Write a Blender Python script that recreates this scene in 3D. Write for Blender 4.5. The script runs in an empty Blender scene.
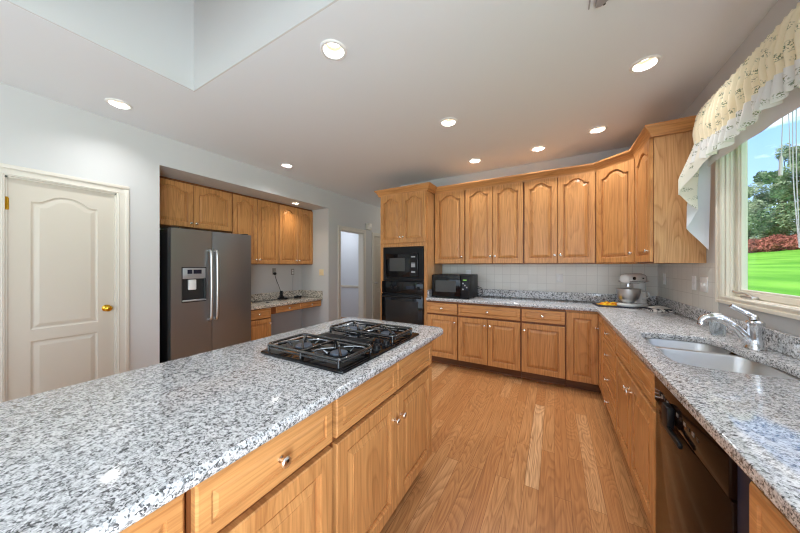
import bpy, bmesh, math, random
from mathutils import Vector, Matrix
SC = bpy.context.scene
COL = SC.collection
PI = math.pi
V = Vector

# ------------------------------------------------------------------ camera
cam_d = bpy.data.cameras.new('camera'); cam = bpy.data.objects.new('camera', cam_d); COL.objects.link(cam)
cam_d.sensor_fit = 'HORIZONTAL'; cam_d.sensor_width = 36.0
cam_d.lens = 272.23 * 36.0 / 800.0
cam_d.shift_y = -0.0008
cam_d.clip_start = 0.02; cam_d.clip_end = 500
cam.location = (0, 0, 1.354); cam.rotation_euler = (PI/2, 0, math.radians(29.6))
SC.camera = cam
# ------------------------------------------------------------------ view
SC.view_settings.view_transform = 'Standard'; SC.view_settings.look = 'None'
SC.view_settings.gamma = 1.0; SC.view_settings.use_curve_mapping = False
SC.view_settings.exposure = 0.0
SC.cycles.filter_width = 1.15; SC.cycles.max_bounces = 8; SC.cycles.diffuse_bounces = 5; SC.cycles.glossy_bounces = 4
SC.cycles.sample_clamp_indirect = 6.0
# ------------------------------------------------------------------ world: blue sky with clouds
W = bpy.data.worlds.new('sky'); SC.world = W; W.use_nodes = True
nt = W.node_tree; nt.nodes.clear()
def N(t, typ, **kw):
    n = t.nodes.new(typ)
    for k, v in kw.items():
        if k in n.inputs: n.inputs[k].default_value = v
        else: setattr(n, k, v)
    return n
def ramp(t, stops, interp='LINEAR'):
    n = t.nodes.new('ShaderNodeValToRGB'); cr = n.color_ramp; cr.interpolation = interp
    while len(cr.elements) < len(stops): cr.elements.new(0.5)
    for e, (p, c) in zip(cr.elements, stops):
        e.position = p; e.color = (c[0], c[1], c[2], 1) if not isinstance(c, (int, float)) else (c, c, c, 1)
    return n
tc = N(nt, 'ShaderNodeTexCoord'); sep = N(nt, 'ShaderNodeSeparateXYZ'); nt.links.new(tc.outputs['Generated'], sep.inputs[0])
gr = ramp(nt, [(0.0, (0.30, 0.40, 0.48)), (0.12, (0.36, 0.56, 0.88)), (0.35, (0.22, 0.44, 0.86)), (1.0, (0.12, 0.28, 0.70))])
nt.links.new(sep.outputs['Z'], gr.inputs[0])
mp = N(nt, 'ShaderNodeMapping'); mp.inputs['Scale'].default_value = (1, 1, 2.2); nt.links.new(tc.outputs['Generated'], mp.inputs[0])
nz = N(nt, 'ShaderNodeTexNoise', Scale=3.2, Detail=7.0, Roughness=0.58); nt.links.new(mp.outputs[0], nz.inputs['Vector'])
cl = ramp(nt, [(0.50, 0.0), (0.64, 1.0)]); up = ramp(nt, [(0.40, 0.0), (0.60, 0.13)]); nt.links.new(sep.outputs['Z'], up.inputs[0])
ca = N(nt, 'ShaderNodeMath', operation='ADD'); nt.links.new(nz.outputs[0], ca.inputs[0]); nt.links.new(up.outputs[0], ca.inputs[1]); nt.links.new(ca.outputs[0], cl.inputs[0])
mx = N(nt, 'ShaderNodeMixRGB'); mx.inputs[2].default_value = (1.25, 1.25, 1.27, 1)
hz = ramp(nt, [(0.06, 0.0), (0.16, 1.0)]); nt.links.new(sep.outputs['Z'], hz.inputs[0])
cm_ = N(nt, 'ShaderNodeMath', operation='MULTIPLY'); nt.links.new(cl.outputs[0], cm_.inputs[0]); nt.links.new(hz.outputs[0], cm_.inputs[1])
nt.links.new(cm_.outputs[0], mx.inputs[0]); nt.links.new(gr.outputs[0], mx.inputs[1])
bg = N(nt, 'ShaderNodeBackground', Strength=1.9); nt.links.new(mx.outputs[0], bg.inputs[0])
wo = N(nt, 'ShaderNodeOutputWorld'); nt.links.new(bg.outputs[0], wo.inputs[0])
# ------------------------------------------------------------------ sun and large area lights
def light(name, typ, loc, energy, color=(1, 1, 1), rot=(0, 0, 0), **kw):
    d = bpy.data.lights.new(name, typ); d.energy = energy; d.color = color
    for k, v in kw.items(): setattr(d, k, v)
    o = bpy.data.objects.new(name, d); COL.objects.link(o); o.location = loc; o.rotation_euler = rot
    return o
sun = light('sun', 'SUN', (-20, 0, 40), 3.3, (1.0, 0.96, 0.88), angle=0.009)
sun.rotation_euler = V((0.62, -0.16, -0.77)).to_track_quat('-Z', 'Y').to_euler()
# added fill lamps, out of view behind and beside the camera
light('added_rear_fill', 'AREA', (-1.3, -3.52, 1.35), 55, (0.76, 0.88, 1.0), (PI/2+0.12, 0, 0), shape='RECTANGLE', size=3.6, size_y=2.0)
light('added_side_fill', 'AREA', (1.0, -1.21, 1.10), 192, (0.76, 0.88, 1.0), (0, PI/2+0.16, 0), shape='RECTANGLE', size=1.9, size_y=1.45)  # added fill from the right, brightens the island front
light('side_room_light', 'POINT', (-4.7, 4.75, 2.2), 15, (0.93, 0.96, 1.0), shadow_soft_size=0.25)
light('hall_light', 'POINT', (-2.9, 6.0, 2.5), 9, (1.0, 0.93, 0.82), shadow_soft_size=0.15)
DOWN_W = 5.5

# ================================================================== materials
MATS = {}
def mat(name, col=(0.8, 0.8, 0.8), rough=0.5, metal=0.0, spec=0.5, emit=None, estr=0.0, trans=0.0, coat=0.0, ior=1.45):
    m = bpy.data.materials.new(name); m.use_nodes = True
    p = m.node_tree.nodes['Principled BSDF']
    p.inputs['Base Color'].default_value = (*col, 1); p.inputs['Roughness'].default_value = rough
    p.inputs['Metallic'].default_value = metal; p.inputs['Specular IOR Level'].default_value = spec
    p.inputs['Transmission Weight'].default_value = trans; p.inputs['Coat Weight'].default_value = coat
    p.inputs['IOR'].default_value = ior
    if emit: p.inputs['Emission Color'].default_value = (*emit, 1); p.inputs['Emission Strength'].default_value = estr
    MATS[name] = m
    return m
def P(m): return m.node_tree.nodes['Principled BSDF']
def srgb(r, g, b):
    f = lambda c: (c/255/12.92) if c/255 <= 0.04045 else ((c/255+0.055)/1.055)**2.4
    return (f(r), f(g), f(b))
def objcoord(t, rnd=True, scale=(1, 1, 1), amount=7.0):
    tc = N(t, 'ShaderNodeTexCoord'); out = tc.outputs['Object']
    if rnd:
        oi = N(t, 'ShaderNodeObjectInfo'); mu = N(t, 'ShaderNodeMath', operation='MULTIPLY'); mu.inputs[1].default_value = amount
        t.links.new(oi.outputs['Random'], mu.inputs[0])
        ad = N(t, 'ShaderNodeVectorMath', operation='ADD'); t.links.new(out, ad.inputs[0]); t.links.new(mu.outputs[0], ad.inputs[1]); out = ad.outputs[0]
    m = N(t, 'ShaderNodeMapping'); m.inputs['Scale'].default_value = scale
    t.links.new(out, m.inputs[0])
    return m.outputs[0]
def oak(name, light_c, dark_c, along='z', rough=0.34, rings=15.0, ringw=0.24, thin=True):
    m = mat(name, light_c, rough); t = m.node_tree; p = P(m)
    ax = {'x': 0, 'y': 1, 'z': 2}[along]
    def sc(cross, lon):
        s = [cross]*3; s[ax] = lon
        if thin: s[1] = cross*0.06
        return tuple(s)
    n1 = N(t, 'ShaderNodeTexNoise', Scale=1.0, Detail=1.5, Roughness=0.4, Distortion=0.25); t.links.new(objcoord(t, True, sc(6.5, 0.75)), n1.inputs['Vector'])
    mu = N(t, 'ShaderNodeMath', operation='MULTIPLY'); mu.inputs[1].default_value = rings; t.links.new(n1.outputs[0], mu.inputs[0])
    fr = N(t, 'ShaderNodeMath', operation='FRACT'); t.links.new(mu.outputs[0], fr.inputs[0])
    r1 = ramp(t, [(0.0, 1.0), (0.12, 0.55), (0.5, 0.12), (0.85, 0.0), (1.0, 0.9)]); t.links.new(fr.outputs[0], r1.inputs[0])
    n2 = N(t, 'ShaderNodeTexNoise', Scale=1.0, Detail=3.0, Roughness=0.6); t.links.new(objcoord(t, True, sc(115, 3.0)), n2.inputs['Vector'])
    r2 = ramp(t, [(0.36, 0.85), (0.58, 0.0)]); t.links.new(n2.outputs[0], r2.inputs[0])
    n3 = N(t, 'ShaderNodeTexNoise', Scale=1.0, Detail=1.0); t.links.new(objcoord(t, True, sc(9, 0.6)), n3.inputs['Vector'])
    mA = N(t, 'ShaderNodeMath', operation='MULTIPLY'); mA.inputs[1].default_value = ringw; t.links.new(r1.outputs[0], mA.inputs[0])
    mB = N(t, 'ShaderNodeMath', operation='MULTIPLY_ADD'); mB.inputs[1].default_value = 0.36; t.links.new(r2.outputs[0], mB.inputs[0]); t.links.new(mA.outputs[0], mB.inputs[2])
    mC = N(t, 'ShaderNodeMath', operation='MULTIPLY_ADD'); mC.inputs[1].default_value = 0.30; t.links.new(n3.outputs[0], mC.inputs[0]); t.links.new(mB.outputs[0], mC.inputs[2])
    mix = N(t, 'ShaderNodeMixRGB'); mix.inputs[1].default_value = (*light_c, 1); mix.inputs[2].default_value = (*dark_c, 1)
    t.links.new(mC.outputs[0], mix.inputs[0]); t.links.new(mix.outputs[0], p.inputs['Base Color'])
    return m
OL, OD = srgb(219, 160, 99), srgb(138, 81, 37)
OAK = oak('oak_vertical', OL, OD, 'z')
OAKH = oak('oak_horizontal', OL, OD, 'x', rings=6.0)
OAK_SHADE = oak('oak_shaded', srgb(140, 86, 46), srgb(96, 54, 26), 'z')  # darkened oak: shade in the gaps between fronts put into the colour
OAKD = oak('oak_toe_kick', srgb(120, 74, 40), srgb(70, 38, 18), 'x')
OAKI = oak('oak_end_panel', srgb(218, 170, 118), srgb(162, 108, 62), 'z', rings=15.0, ringw=0.42, thin=False)

def floor_mat():
    m = mat('oak_floor', (0.5, 0.3, 0.15), 0.3); t = m.node_tree; p = P(m)
    tc = N(t, 'ShaderNodeTexCoord'); s = N(t, 'ShaderNodeSeparateXYZ'); t.links.new(tc.outputs['Object'], s.inputs[0])
    c = N(t, 'ShaderNodeCombineXYZ'); t.links.new(s.outputs['Y'], c.inputs['X']); t.links.new(s.outputs['X'], c.inputs['Y'])
    b = N(t, 'ShaderNodeTexBrick', Scale=1.0); b.offset = 0.37; b.offset_frequency = 2; b.squash = 1.0
    b.inputs['Color1'].default_value = (0, 0, 0, 1); b.inputs['Color2'].default_value = (1, 1, 1, 1); b.inputs['Mortar'].default_value = (0.5, 0.5, 0.5, 1)
    b.inputs['Mortar Size'].default_value = 0.0011; b.inputs['Mortar Smooth'].default_value = 0.2; b.inputs['Bias'].default_value = 0.0
    b.inputs['Brick Width'].default_value = 1.13; b.inputs['Row Height'].default_value = 0.083
    t.links.new(c.outputs[0], b.inputs['Vector'])
    sb = N(t, 'ShaderNodeSeparateColor'); t.links.new(b.outputs['Color'], sb.inputs[0])
    off = N(t, 'ShaderNodeMath', operation='MULTIPLY'); off.inputs[1].default_value = 23.0; t.links.new(sb.outputs[0], off.inputs[0])
    def coords(cx, ly):
        cc = N(t, 'ShaderNodeCombineXYZ'); a = N(t, 'ShaderNodeMath', operation='MULTIPLY'); a.inputs[1].default_value = cx
        d = N(t, 'ShaderNodeMath', operation='MULTIPLY'); d.inputs[1].default_value = ly
        t.links.new(s.outputs['X'], a.inputs[0]); t.links.new(s.outputs['Y'], d.inputs[0])
        t.links.new(a.outputs[0], cc.inputs['X']); t.links.new(d.outputs[0], cc.inputs['Y']); t.links.new(off.outputs[0], cc.inputs['Z'])
        return cc.outputs[0]
    n1 = N(t, 'ShaderNodeTexNoise', Scale=1.0, Detail=1.0, Distortion=0.4); t.links.new(coords(8, 1.1), n1.inputs['Vector'])
    mu = N(t, 'ShaderNodeMath', operation='MULTIPLY'); mu.inputs[1].default_value = 19.0; t.links.new(n1.outputs[0], mu.inputs[0])
    fr = N(t, 'ShaderNodeMath', operation='FRACT'); t.links.new(mu.outputs[0], fr.inputs[0])
    r1 = ramp(t, [(0.0, 0.9), (0.25, 0.5), (0.55, 0.15), (0.8, 0.0), (1.0, 0.8)]); t.links.new(fr.outputs[0], r1.inputs[0])
    n2 = N(t, 'ShaderNodeTexNoise', Scale=1.0, Detail=3.0); t.links.new(coords(130, 4), n2.inputs['Vector'])
    r2 = ramp(t, [(0.36, 0.9), (0.6, 0.0)]); t.links.new(n2.outputs[0], r2.inputs[0])
    a1 = N(t, 'ShaderNodeMath', operation='MULTIPLY'); a1.inputs[1].default_value = 0.50; t.links.new(r1.outputs[0], a1.inputs[0])
    a2 = N(t, 'ShaderNodeMath', operation='MULTIPLY_ADD'); a2.inputs[1].default_value = 0.40; t.links.new(r2.outputs[0], a2.inputs[0]); t.links.new(a1.outputs[0], a2.inputs[2])
    tone = ramp(t, [(0.0, srgb(190, 132, 82)), (0.45, srgb(199, 143, 91)), (0.8, srgb(207, 153, 101)), (1.0, srgb(230, 186, 138))]); t.links.new(sb.outputs[0], tone.inputs[0])
    mix = N(t, 'ShaderNodeMixRGB'); mix.inputs[2].default_value = (*srgb(146, 94, 52), 1); t.links.new(tone.outputs[0], mix.inputs[1]); t.links.new(a2.outputs[0], mix.inputs[0])
    gap = N(t, 'ShaderNodeMixRGB'); gap.inputs[2].default_value = (*srgb(92, 52, 24), 1); t.links.new(mix.outputs[0], gap.inputs[1])
    gf = N(t, 'ShaderNodeMath', operation='MULTIPLY'); gf.inputs[1].default_value = 0.7; t.links.new(b.outputs['Fac'], gf.inputs[0]); t.links.new(gf.outputs[0], gap.inputs[0])
    t.links.new(gap.outputs[0], p.inputs['Base Color'])
    return m
FLOOR = floor_mat()

def granite(name, warm=0.0, k=1.0):
    m = mat(name, (0.6, 0.6, 0.6), 0.09, spec=0.6, ior=1.5); t = m.node_tree; p = P(m)
    tc = N(t, 'ShaderNodeTexCoord')
    nd = N(t, 'ShaderNodeTexNoise', Scale=55.0, Detail=2.0); t.links.new(tc.outputs['Object'], nd.inputs['Vector'])
    mm = N(t, 'ShaderNodeVectorMath', operation='SCALE'); mm.inputs['Scale'].default_value = 0.012; t.links.new(nd.outputs['Color'], mm.inputs[0])
    ad = N(t, 'ShaderNodeVectorMath', operation='ADD'); t.links.new(tc.outputs['Object'], ad.inputs[0]); t.links.new(mm.outputs[0], ad.inputs[1])
    v = N(t, 'ShaderNodeTexVoronoi', Scale=290.0*k); t.links.new(ad.outputs[0], v.inputs['Vector'])
    s = N(t, 'ShaderNodeSeparateColor'); t.links.new(v.outputs['Color'], s.inputs[0])
    n = N(t, 'ShaderNodeTexNoise', Scale=60.0, Detail=3.0); t.links.new(tc.outputs['Object'], n.inputs['Vector'])
    mx = N(t, 'ShaderNodeMath', operation='MULTIPLY_ADD'); mx.inputs[1].default_value = 0.55; t.links.new(n.outputs[0], mx.inputs[0])
    v2 = N(t, 'ShaderNodeTexVoronoi', Scale=135.0*k); t.links.new(ad.outputs[0], v2.inputs['Vector'])
    s2 = N(t, 'ShaderNodeSeparateColor'); t.links.new(v2.outputs['Color'], s2.inputs[0])
    cb = N(t, 'ShaderNodeMath', operation='MULTIPLY_ADD'); cb.inputs[1].default_value = 0.45; t.links.new(s2.outputs[0], cb.inputs[0])
    c1 = N(t, 'ShaderNodeMath', operation='MULTIPLY'); c1.inputs[1].default_value = 0.62; t.links.new(s.outputs[0], c1.inputs[0]); t.links.new(c1.outputs[0], cb.inputs[2])
    sm = N(t, 'ShaderNodeMath', operation='MULTIPLY'); sm.inputs[1].default_value = 0.78; t.links.new(cb.outputs[0], sm.inputs[0]); t.links.new(sm.outputs[0], mx.inputs[2])
    w = lambda a: (a*(1+0.10*warm), a, a*(1-0.16*warm))
    r = ramp(t, [(0.0, w(0.78)), (0.45, w(0.72)), (0.60, w(0.60)), (0.72, w(0.46)), (0.83, w(0.28)), (0.93, w(0.12)), (1.0, w(0.07))]); t.links.new(mx.outputs[0], r.inputs[0])
    t.links.new(r.outputs[0], p.inputs['Base Color'])
    return m
GRAN = granite('granite_grey'); GRANS = granite('granite_grey_strip', 0.0, 0.5); GRANW = granite('granite_warm_light', 1.0, 0.42)  # desk granite has the warm alcove light tinted into its colour

def plaster(name, col, rough=0.85):
    m = mat(name, col, rough, spec=0.2); t = m.node_tree; p = P(m)
    n = N(t, 'ShaderNodeTexNoise', Scale=240.0, Detail=2.0); tc = N(t, 'ShaderNodeTexCoord'); t.links.new(tc.outputs['Object'], n.inputs['Vector'])
    b = N(t, 'ShaderNodeBump', Strength=0.05, Distance=0.002); t.links.new(n.outputs[0], b.inputs['Height']); t.links.new(b.outputs[0], p.inputs['Normal'])
    return m
WALL = plaster('wall_paint', (0.575, 0.57, 0.556)); CEIL = plaster('ceiling_paint', (0.77, 0.805, 0.835))
TRAY = plaster('tray_paint', (0.66, 0.655, 0.64))
WALLB = plaster('wall_paint_warm', (0.72, 0.69, 0.64))
TRIM = mat('cream_trim_paint', srgb(210, 204, 192), 0.45); DOORP = mat('door_paint', srgb(200, 192, 178), 0.45)
WHITE = mat('white_plastic', (0.85, 0.85, 0.83), 0.35); IVORY = mat('ivory_plastic', srgb(232, 212, 168), 0.4)
VINYL = mat('window_vinyl', srgb(236, 229, 212), 0.4)
def tile_mat():
    m = mat('backsplash_tile', (0.7, 0.7, 0.66), 0.22); t = m.node_tree; p = P(m)
    tc = N(t, 'ShaderNodeTexCoord'); s = N(t, 'ShaderNodeSeparateXYZ'); t.links.new(tc.outputs['Object'], s.inputs[0])
    ad = N(t, 'ShaderNodeMath', operation='SUBTRACT'); t.links.new(s.outputs['X'], ad.inputs[0]); t.links.new(s.outputs['Y'], ad.inputs[1])
    c = N(t, 'ShaderNodeCombineXYZ'); t.links.new(ad.outputs[0], c.inputs['X']); t.links.new(s.outputs['Z'], c.inputs['Y'])
    b = N(t, 'ShaderNodeTexBrick', Scale=1.0); b.offset = 0.0
    b.inputs['Color1'].default_value = (*srgb(228, 225, 216), 1); b.inputs['Color2'].default_value = (*srgb(223, 220, 211), 1); b.inputs['Mortar'].default_value = (*srgb(206, 202, 193), 1)
    b.inputs['Mortar Size'].default_value = 0.0022; b.inputs['Brick Width'].default_value = 0.11; b.inputs['Row Height'].default_value = 0.112
    t.links.new(c.outputs[0], b.inputs['Vector']); t.links.new(b.outputs['Color'], p.inputs['Base Color'])
    return m
TILE = tile_mat()
BLACK = mat('black_glass', (0.006, 0.006, 0.007), 0.07, spec=0.4); BLACKP = mat('black_plastic', (0.010, 0.010, 0.011), 0.42, spec=0.25)
IRON = mat('black_cast_iron', (0.012, 0.012, 0.013), 0.18, spec=1.0, coat=0.6); SCREEN = mat('microwave_window', (0.055, 0.056, 0.055), 0.18)
DARKG = mat('oven_window', (0.016, 0.016, 0.017), 0.05)
SLATE = mat('slate_steel', srgb(138, 140, 142), 0.34, metal=0.8); SLATED = mat('fridge_body_black', (0.02, 0.02, 0.021), 0.5)
STEEL = mat('brushed_steel', (0.62, 0.61, 0.60), 0.34, metal=1.0); CHROME = mat('chrome', (0.74, 0.75, 0.77), 0.12, metal=1.0)
NICKEL = mat('satin_nickel', (0.92, 0.88, 0.82), 0.2, metal=1.0); BRASS = mat('brass', srgb(226, 178, 60), 0.16, metal=1.0)
BURN = mat('burner_cap', srgb(96, 108, 124), 0.35, metal=0.4); GREYP = mat('silver_panel', srgb(172, 174, 178), 0.35, metal=0.5)
PLATE = mat('grey_cover_plate', srgb(150, 146, 138), 0.45)
LCD = mat('dark_display', (0.012, 0.015, 0.03), 0.2); LED = mat('green_led', (0.1, 0.3, 0.05), 0.4, emit=(0.45, 0.9, 0.15), estr=0.3); MARK = mat('pale_marking', (0.22, 0.20, 0.18), 0.5)
DWB = mat('dishwasher_gloss', (0.012, 0.005, 0.003), 0.09, spec=0.5, ior=1.18); NAVY = mat('navy_mat', (0.012, 0.014, 0.035), 0.6)
YEL = mat('yellow_cloth', srgb(244, 190, 40), 0.7); ORNG = mat('orange_print', srgb(214, 110, 30), 0.7)
MIXW = mat('mixer_enamel', (0.82, 0.82, 0.80), 0.16, coat=0.5); LENS = mat('lamp_lens', (1, 1, 1), 0.5, emit=(1.0, 0.97, 0.9), estr=6.0)
BAFF = mat('lamp_baffle', (0.30, 0.25, 0.18), 0.5)
CLEAR = mat('clear_bottle', (0.82, 0.90, 0.95), 0.05, trans=0.85); GRILL = mat('vent_grille', (0.02, 0.02, 0.021), 0.3, spec=0.6)
BARK = mat('bark', (0.09, 0.065, 0.045), 0.9); LINEN = None
def noisy(name, c1, c2, scale, rough=0.8, detail=3.0, lo=0.38, hi=0.62):
    m = mat(name, c1, rough, spec=0.2); t = m.node_tree
    n = N(t, 'ShaderNodeTexNoise', Scale=scale, Detail=detail); tc = N(t, 'ShaderNodeTexCoord'); t.links.new(tc.outputs['Object'], n.inputs['Vector'])
    r = ramp(t, [(lo, c1), (hi, c2)]); t.links.new(n.outputs[0], r.inputs[0]); t.links.new(r.outputs[0], P(m).inputs['Base Color'])
    return m
TOWEL = noisy('patterned_towel', (0.72, 0.70, 0.66), (0.05, 0.05, 0.06), 42, 0.9, 2.0, 0.50, 0.56)
LEAFA = noisy('foliage', srgb(86, 116, 80), srgb(158, 180, 136), 0.55); LEAFB = noisy('foliage_pale', srgb(116, 138, 102), srgb(182, 196, 162), 0.5)
LEAFR = noisy('red_foliage', srgb(128, 74, 64), srgb(196, 122, 106), 0.9)
def lawn_mat():
    m = mat('grass', (0.1, 0.35, 0.05), 0.9, spec=0.1); t = m.node_tree
    tc = N(t, 'ShaderNodeTexCoord'); mp = N(t, 'ShaderNodeMapping'); mp.inputs['Scale'].default_value = (0.55, 0.06, 1); mp.inputs['Rotation'].default_value = (0, 0, 0.45); t.links.new(tc.outputs['Object'], mp.inputs[0])
    n = N(t, 'ShaderNodeTexNoise', Scale=1.3, Detail=3.0); t.links.new(mp.outputs[0], n.inputs['Vector'])
    r = ramp(t, [(0.35, srgb(84, 146, 44)), (0.65, srgb(122, 180, 66))]); t.links.new(n.outputs[0], r.inputs[0]); t.links.new(r.outputs[0], P(m).inputs['Base Color'])
    return m
LAWN = lawn_mat()
def floral(name, base, dens=0.5):
    m = mat(name, base, 0.85, spec=0.15); t = m.node_tree; p = P(m)
    tc = N(t, 'ShaderNodeTexCoord')
    mp = N(t, 'ShaderNodeMapping'); mp.inputs['Scale'].default_value = (0.3, 1, 1); t.links.new(tc.outputs['Object'], mp.inputs[0])
    v = N(t, 'ShaderNodeTexVoronoi', Scale=20.0); t.links.new(mp.outputs[0], v.inputs['Vector'])
    a = ramp(t, [(0.26, 1.0), (0.42, 0.0)]); t.links.new(v.outputs['Distance'], a.inputs[0])
    n = N(t, 'ShaderNodeTexNoise', Scale=130.0, Detail=2.0); t.links.new(tc.outputs['Object'], n.inputs['Vector'])
    b = ramp(t, [(0.50, 0.0), (0.57, 1.0)]); t.links.new(n.outputs[0], b.inputs[0])
    mu = N(t, 'ShaderNodeMath', operation='MULTIPLY'); t.links.new(a.outputs[0], mu.inputs[0]); t.links.new(b.outputs[0], mu.inputs[1])
    s = N(t, 'ShaderNodeSeparateColor'); t.links.new(v.outputs['Color'], s.inputs[0])
    cr = ramp(t, [(0.0, srgb(128, 140, 112)), (0.55, srgb(136, 140, 136)), (0.86, srgb(232, 158, 136)), (0.95, srgb(160, 150, 122))], 'CONSTANT'); t.links.new(s.outputs[0], cr.inputs[0])
    mix = N(t, 'ShaderNodeMixRGB'); mix.inputs[1].default_value = (*base, 1); t.links.new(mu.outputs[0], mix.inputs[0]); t.links.new(cr.outputs[0], mix.inputs[2])
    t.links.new(mix.outputs[0], p.inputs['Base Color'])
    # thin cloth lets some daylight through
    tr = N(t, 'ShaderNodeBsdfTranslucent'); t.links.new(mix.outputs[0], tr.inputs['Color'])
    ms = N(t, 'ShaderNodeMixShader'); ms.inputs[0].default_value = 0.3
    out = t.nodes['Material Output']; t.links.new(p.outputs[0], ms.inputs[1]); t.links.new(tr.outputs[0], ms.inputs[2]); t.links.new(ms.outputs[0], out.inputs['Surface'])
    return m
CREAM = floral('cream_floral_cloth', srgb(250, 240, 211)); WHITEF = floral('white_floral_cloth', srgb(236, 236, 234))
TAILC = floral('tail_floral_cloth', srgb(242, 238, 226))
LINING = mat('curtain_lining', srgb(226, 228, 232), 0.9)
def glass_mat():
    m = bpy.data.materials.new('window_glass'); m.use_nodes = True; t = m.node_tree; t.nodes.clear()
    g = N(t, 'ShaderNodeBsdfGlossy', Roughness=0.0); tr = N(t, 'ShaderNodeBsdfTransparent')
    lw_ = N(t, 'ShaderNodeLayerWeight', Blend=0.06); f = N(t, 'ShaderNodeMath', operation='MULTIPLY'); f.inputs[1].default_value = 0.35
    t.links.new(lw_.outputs['Facing'], f.inputs[0])
    mx = N(t, 'ShaderNodeMixShader'); o = N(t, 'ShaderNodeOutputMaterial')
    t.links.new(f.outputs[0], mx.inputs[0]); t.links.new(tr.outputs[0], mx.inputs[1]); t.links.new(g.outputs[0], mx.inputs[2]); t.links.new(mx.outputs[0], o.inputs[0])
    return m
GLASS = glass_mat()

# ================================================================== geometry helpers
class MB:
    def __init__(s): s.bm = bmesh.new()
    def _merge(s, b, M=None):
        if M is not None: bmesh.ops.transform(b, matrix=M, verts=b.verts)
        me = bpy.data.meshes.new('tmp'); b.to_mesh(me); b.free(); s.bm.from_mesh(me); bpy.data.meshes.remove(me)
        return s
    def box(s, x0, x1, y0, y1, z0, z1, bev=0.0, seg=1, M=None):
        b = bmesh.new(); bmesh.ops.create_cube(b, size=1.0)
        for v in b.verts: v.co = V((x0+(v.co.x+.5)*(x1-x0), y0+(v.co.y+.5)*(y1-y0), z0+(v.co.z+.5)*(z1-z0)))
        if bev > 0: bmesh.ops.bevel(b, geom=b.edges[:], offset=bev, segments=seg, affect='EDGES', profile=0.5)
        return s._merge(b, M)
    def loops(s, Ls, cap0=False, cap1=False, M=None, close=True):
        b = bmesh.new(); rows = [[b.verts.new(p) for p in L] for L in Ls]
        n = len(rows[0])
        for a, c in zip(rows, rows[1:]):
            for i in range(n if close else n-1):
                j = (i+1) % n
                b.faces.new((a[i], a[j], c[j], c[i]))
        if cap0: b.faces.new(rows[0][::-1])
        if cap1: b.faces.new(rows[-1])
        bmesh.ops.recalc_face_normals(b, faces=b.faces)
        return s._merge(b, M)
    def tube(s, pts, r, seg=10, cap=True, M=None):
        pts = [V(p) for p in pts]; n = len(pts); rs = r if isinstance(r, (list, tuple)) else [r]*n
        Ls = []; ref = None
        for i, p in enumerate(pts):
            d = (pts[min(i+1, n-1)]-pts[max(i-1, 0)]).normalized()
            if ref is None: ref = d.orthogonal().normalized()
            ref = (ref - d*ref.dot(d)).normalized(); bi = d.cross(ref)
            Ls.append([p+(ref*math.cos(2*PI*k/seg)+bi*math.sin(2*PI*k/seg))*rs[i] for k in range(seg)])
        return s.loops(Ls, cap, cap, M)
    def lathe(s, prof, seg=24, M=None, cap0=True, cap1=True):
        Ls = [[V((r*math.cos(2*PI*k/seg), r*math.sin(2*PI*k/seg), z)) for k in range(seg)] for r, z in prof]
        return s.loops(Ls, cap0, cap1, M)
    def cyl(s, c, r, z0, z1, seg=24, M=None):
        return s.lathe([(r, z0), (r, z1)], seg, (M or Matrix()) @ Matrix.Translation(V(c)))
    def prism(s, poly, z0, z1, holes=(), M=None, bev=0.0, seg=3):
        b = bmesh.new(); es = []
        for L in [poly]+list(holes):
            vs = [b.verts.new((p[0], p[1], z0)) for p in L]
            es += [b.edges.new((vs[i], vs[(i+1) % len(vs)])) for i in range(len(vs))]
        bmesh.ops.triangle_fill(b, edges=es, use_beauty=True)
        r = bmesh.ops.extrude_face_region(b, geom=b.faces[:])
        for v in [g for g in r['geom'] if isinstance(g, bmesh.types.BMVert)]: v.co.z = z1
        bmesh.ops.recalc_face_normals(b, faces=b.faces)
        if bev > 0:
            ed = [e for e in b.edges if len(e.link_faces) == 2 and abs(e.verts[0].co.z-e.verts[1].co.z) < 1e-6 and e.calc_face_angle(0) > 1.0]
            bmesh.ops.bevel(b, geom=ed, offset=bev, segments=seg, affect='EDGES', profile=0.5)
        return s._merge(b, M)
    def sphere(s, c, r, seg=16, M=None):
        b = bmesh.new(); bmesh.ops.create_uvsphere(b, u_segments=seg, v_segments=max(6, seg//2), radius=1.0)
        rr = r if isinstance(r, (tuple, list)) else (r, r, r)
        for v in b.verts: v.co = V((c[0]+v.co.x*rr[0], c[1]+v.co.y*rr[1], c[2]+v.co.z*rr[2]))
        return s._merge(b, M)
    def build(s, name, m, parent=None, smooth=True, ang=35, origin=None):
        me = bpy.data.meshes.new(name)
        if origin is not None: bmesh.ops.translate(s.bm, vec=-V(origin), verts=s.bm.verts)
        s.bm.to_mesh(me); s.bm.free(); me.materials.append(m)
        if smooth:
            me.polygons.foreach_set('use_smooth', [True]*len(me.polygons)); me.set_sharp_from_angle(angle=math.radians(ang))
        o = bpy.data.objects.new(name, me); COL.objects.link(o)
        if parent: o.parent = parent
        if origin is not None: o.location = origin
        return o
def tag(o, label, cat, group=None, kind=None):
    o['label'] = label; o['category'] = cat
    if group: o['group'] = group
    if kind: o['kind'] = kind
    return o
def thing(name, label, cat, loc=(0, 0, 0), rz=0.0, group=None):
    o = bpy.data.objects.new(name, None); o.empty_display_size = 0.1; COL.objects.link(o); o.location = loc; o.rotation_euler = (0, 0, rz)
    return tag(o, label, cat, group)
def struct(o, label=None):
    o['kind'] = 'structure'
    if label: o['label'] = label
    return o
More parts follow.
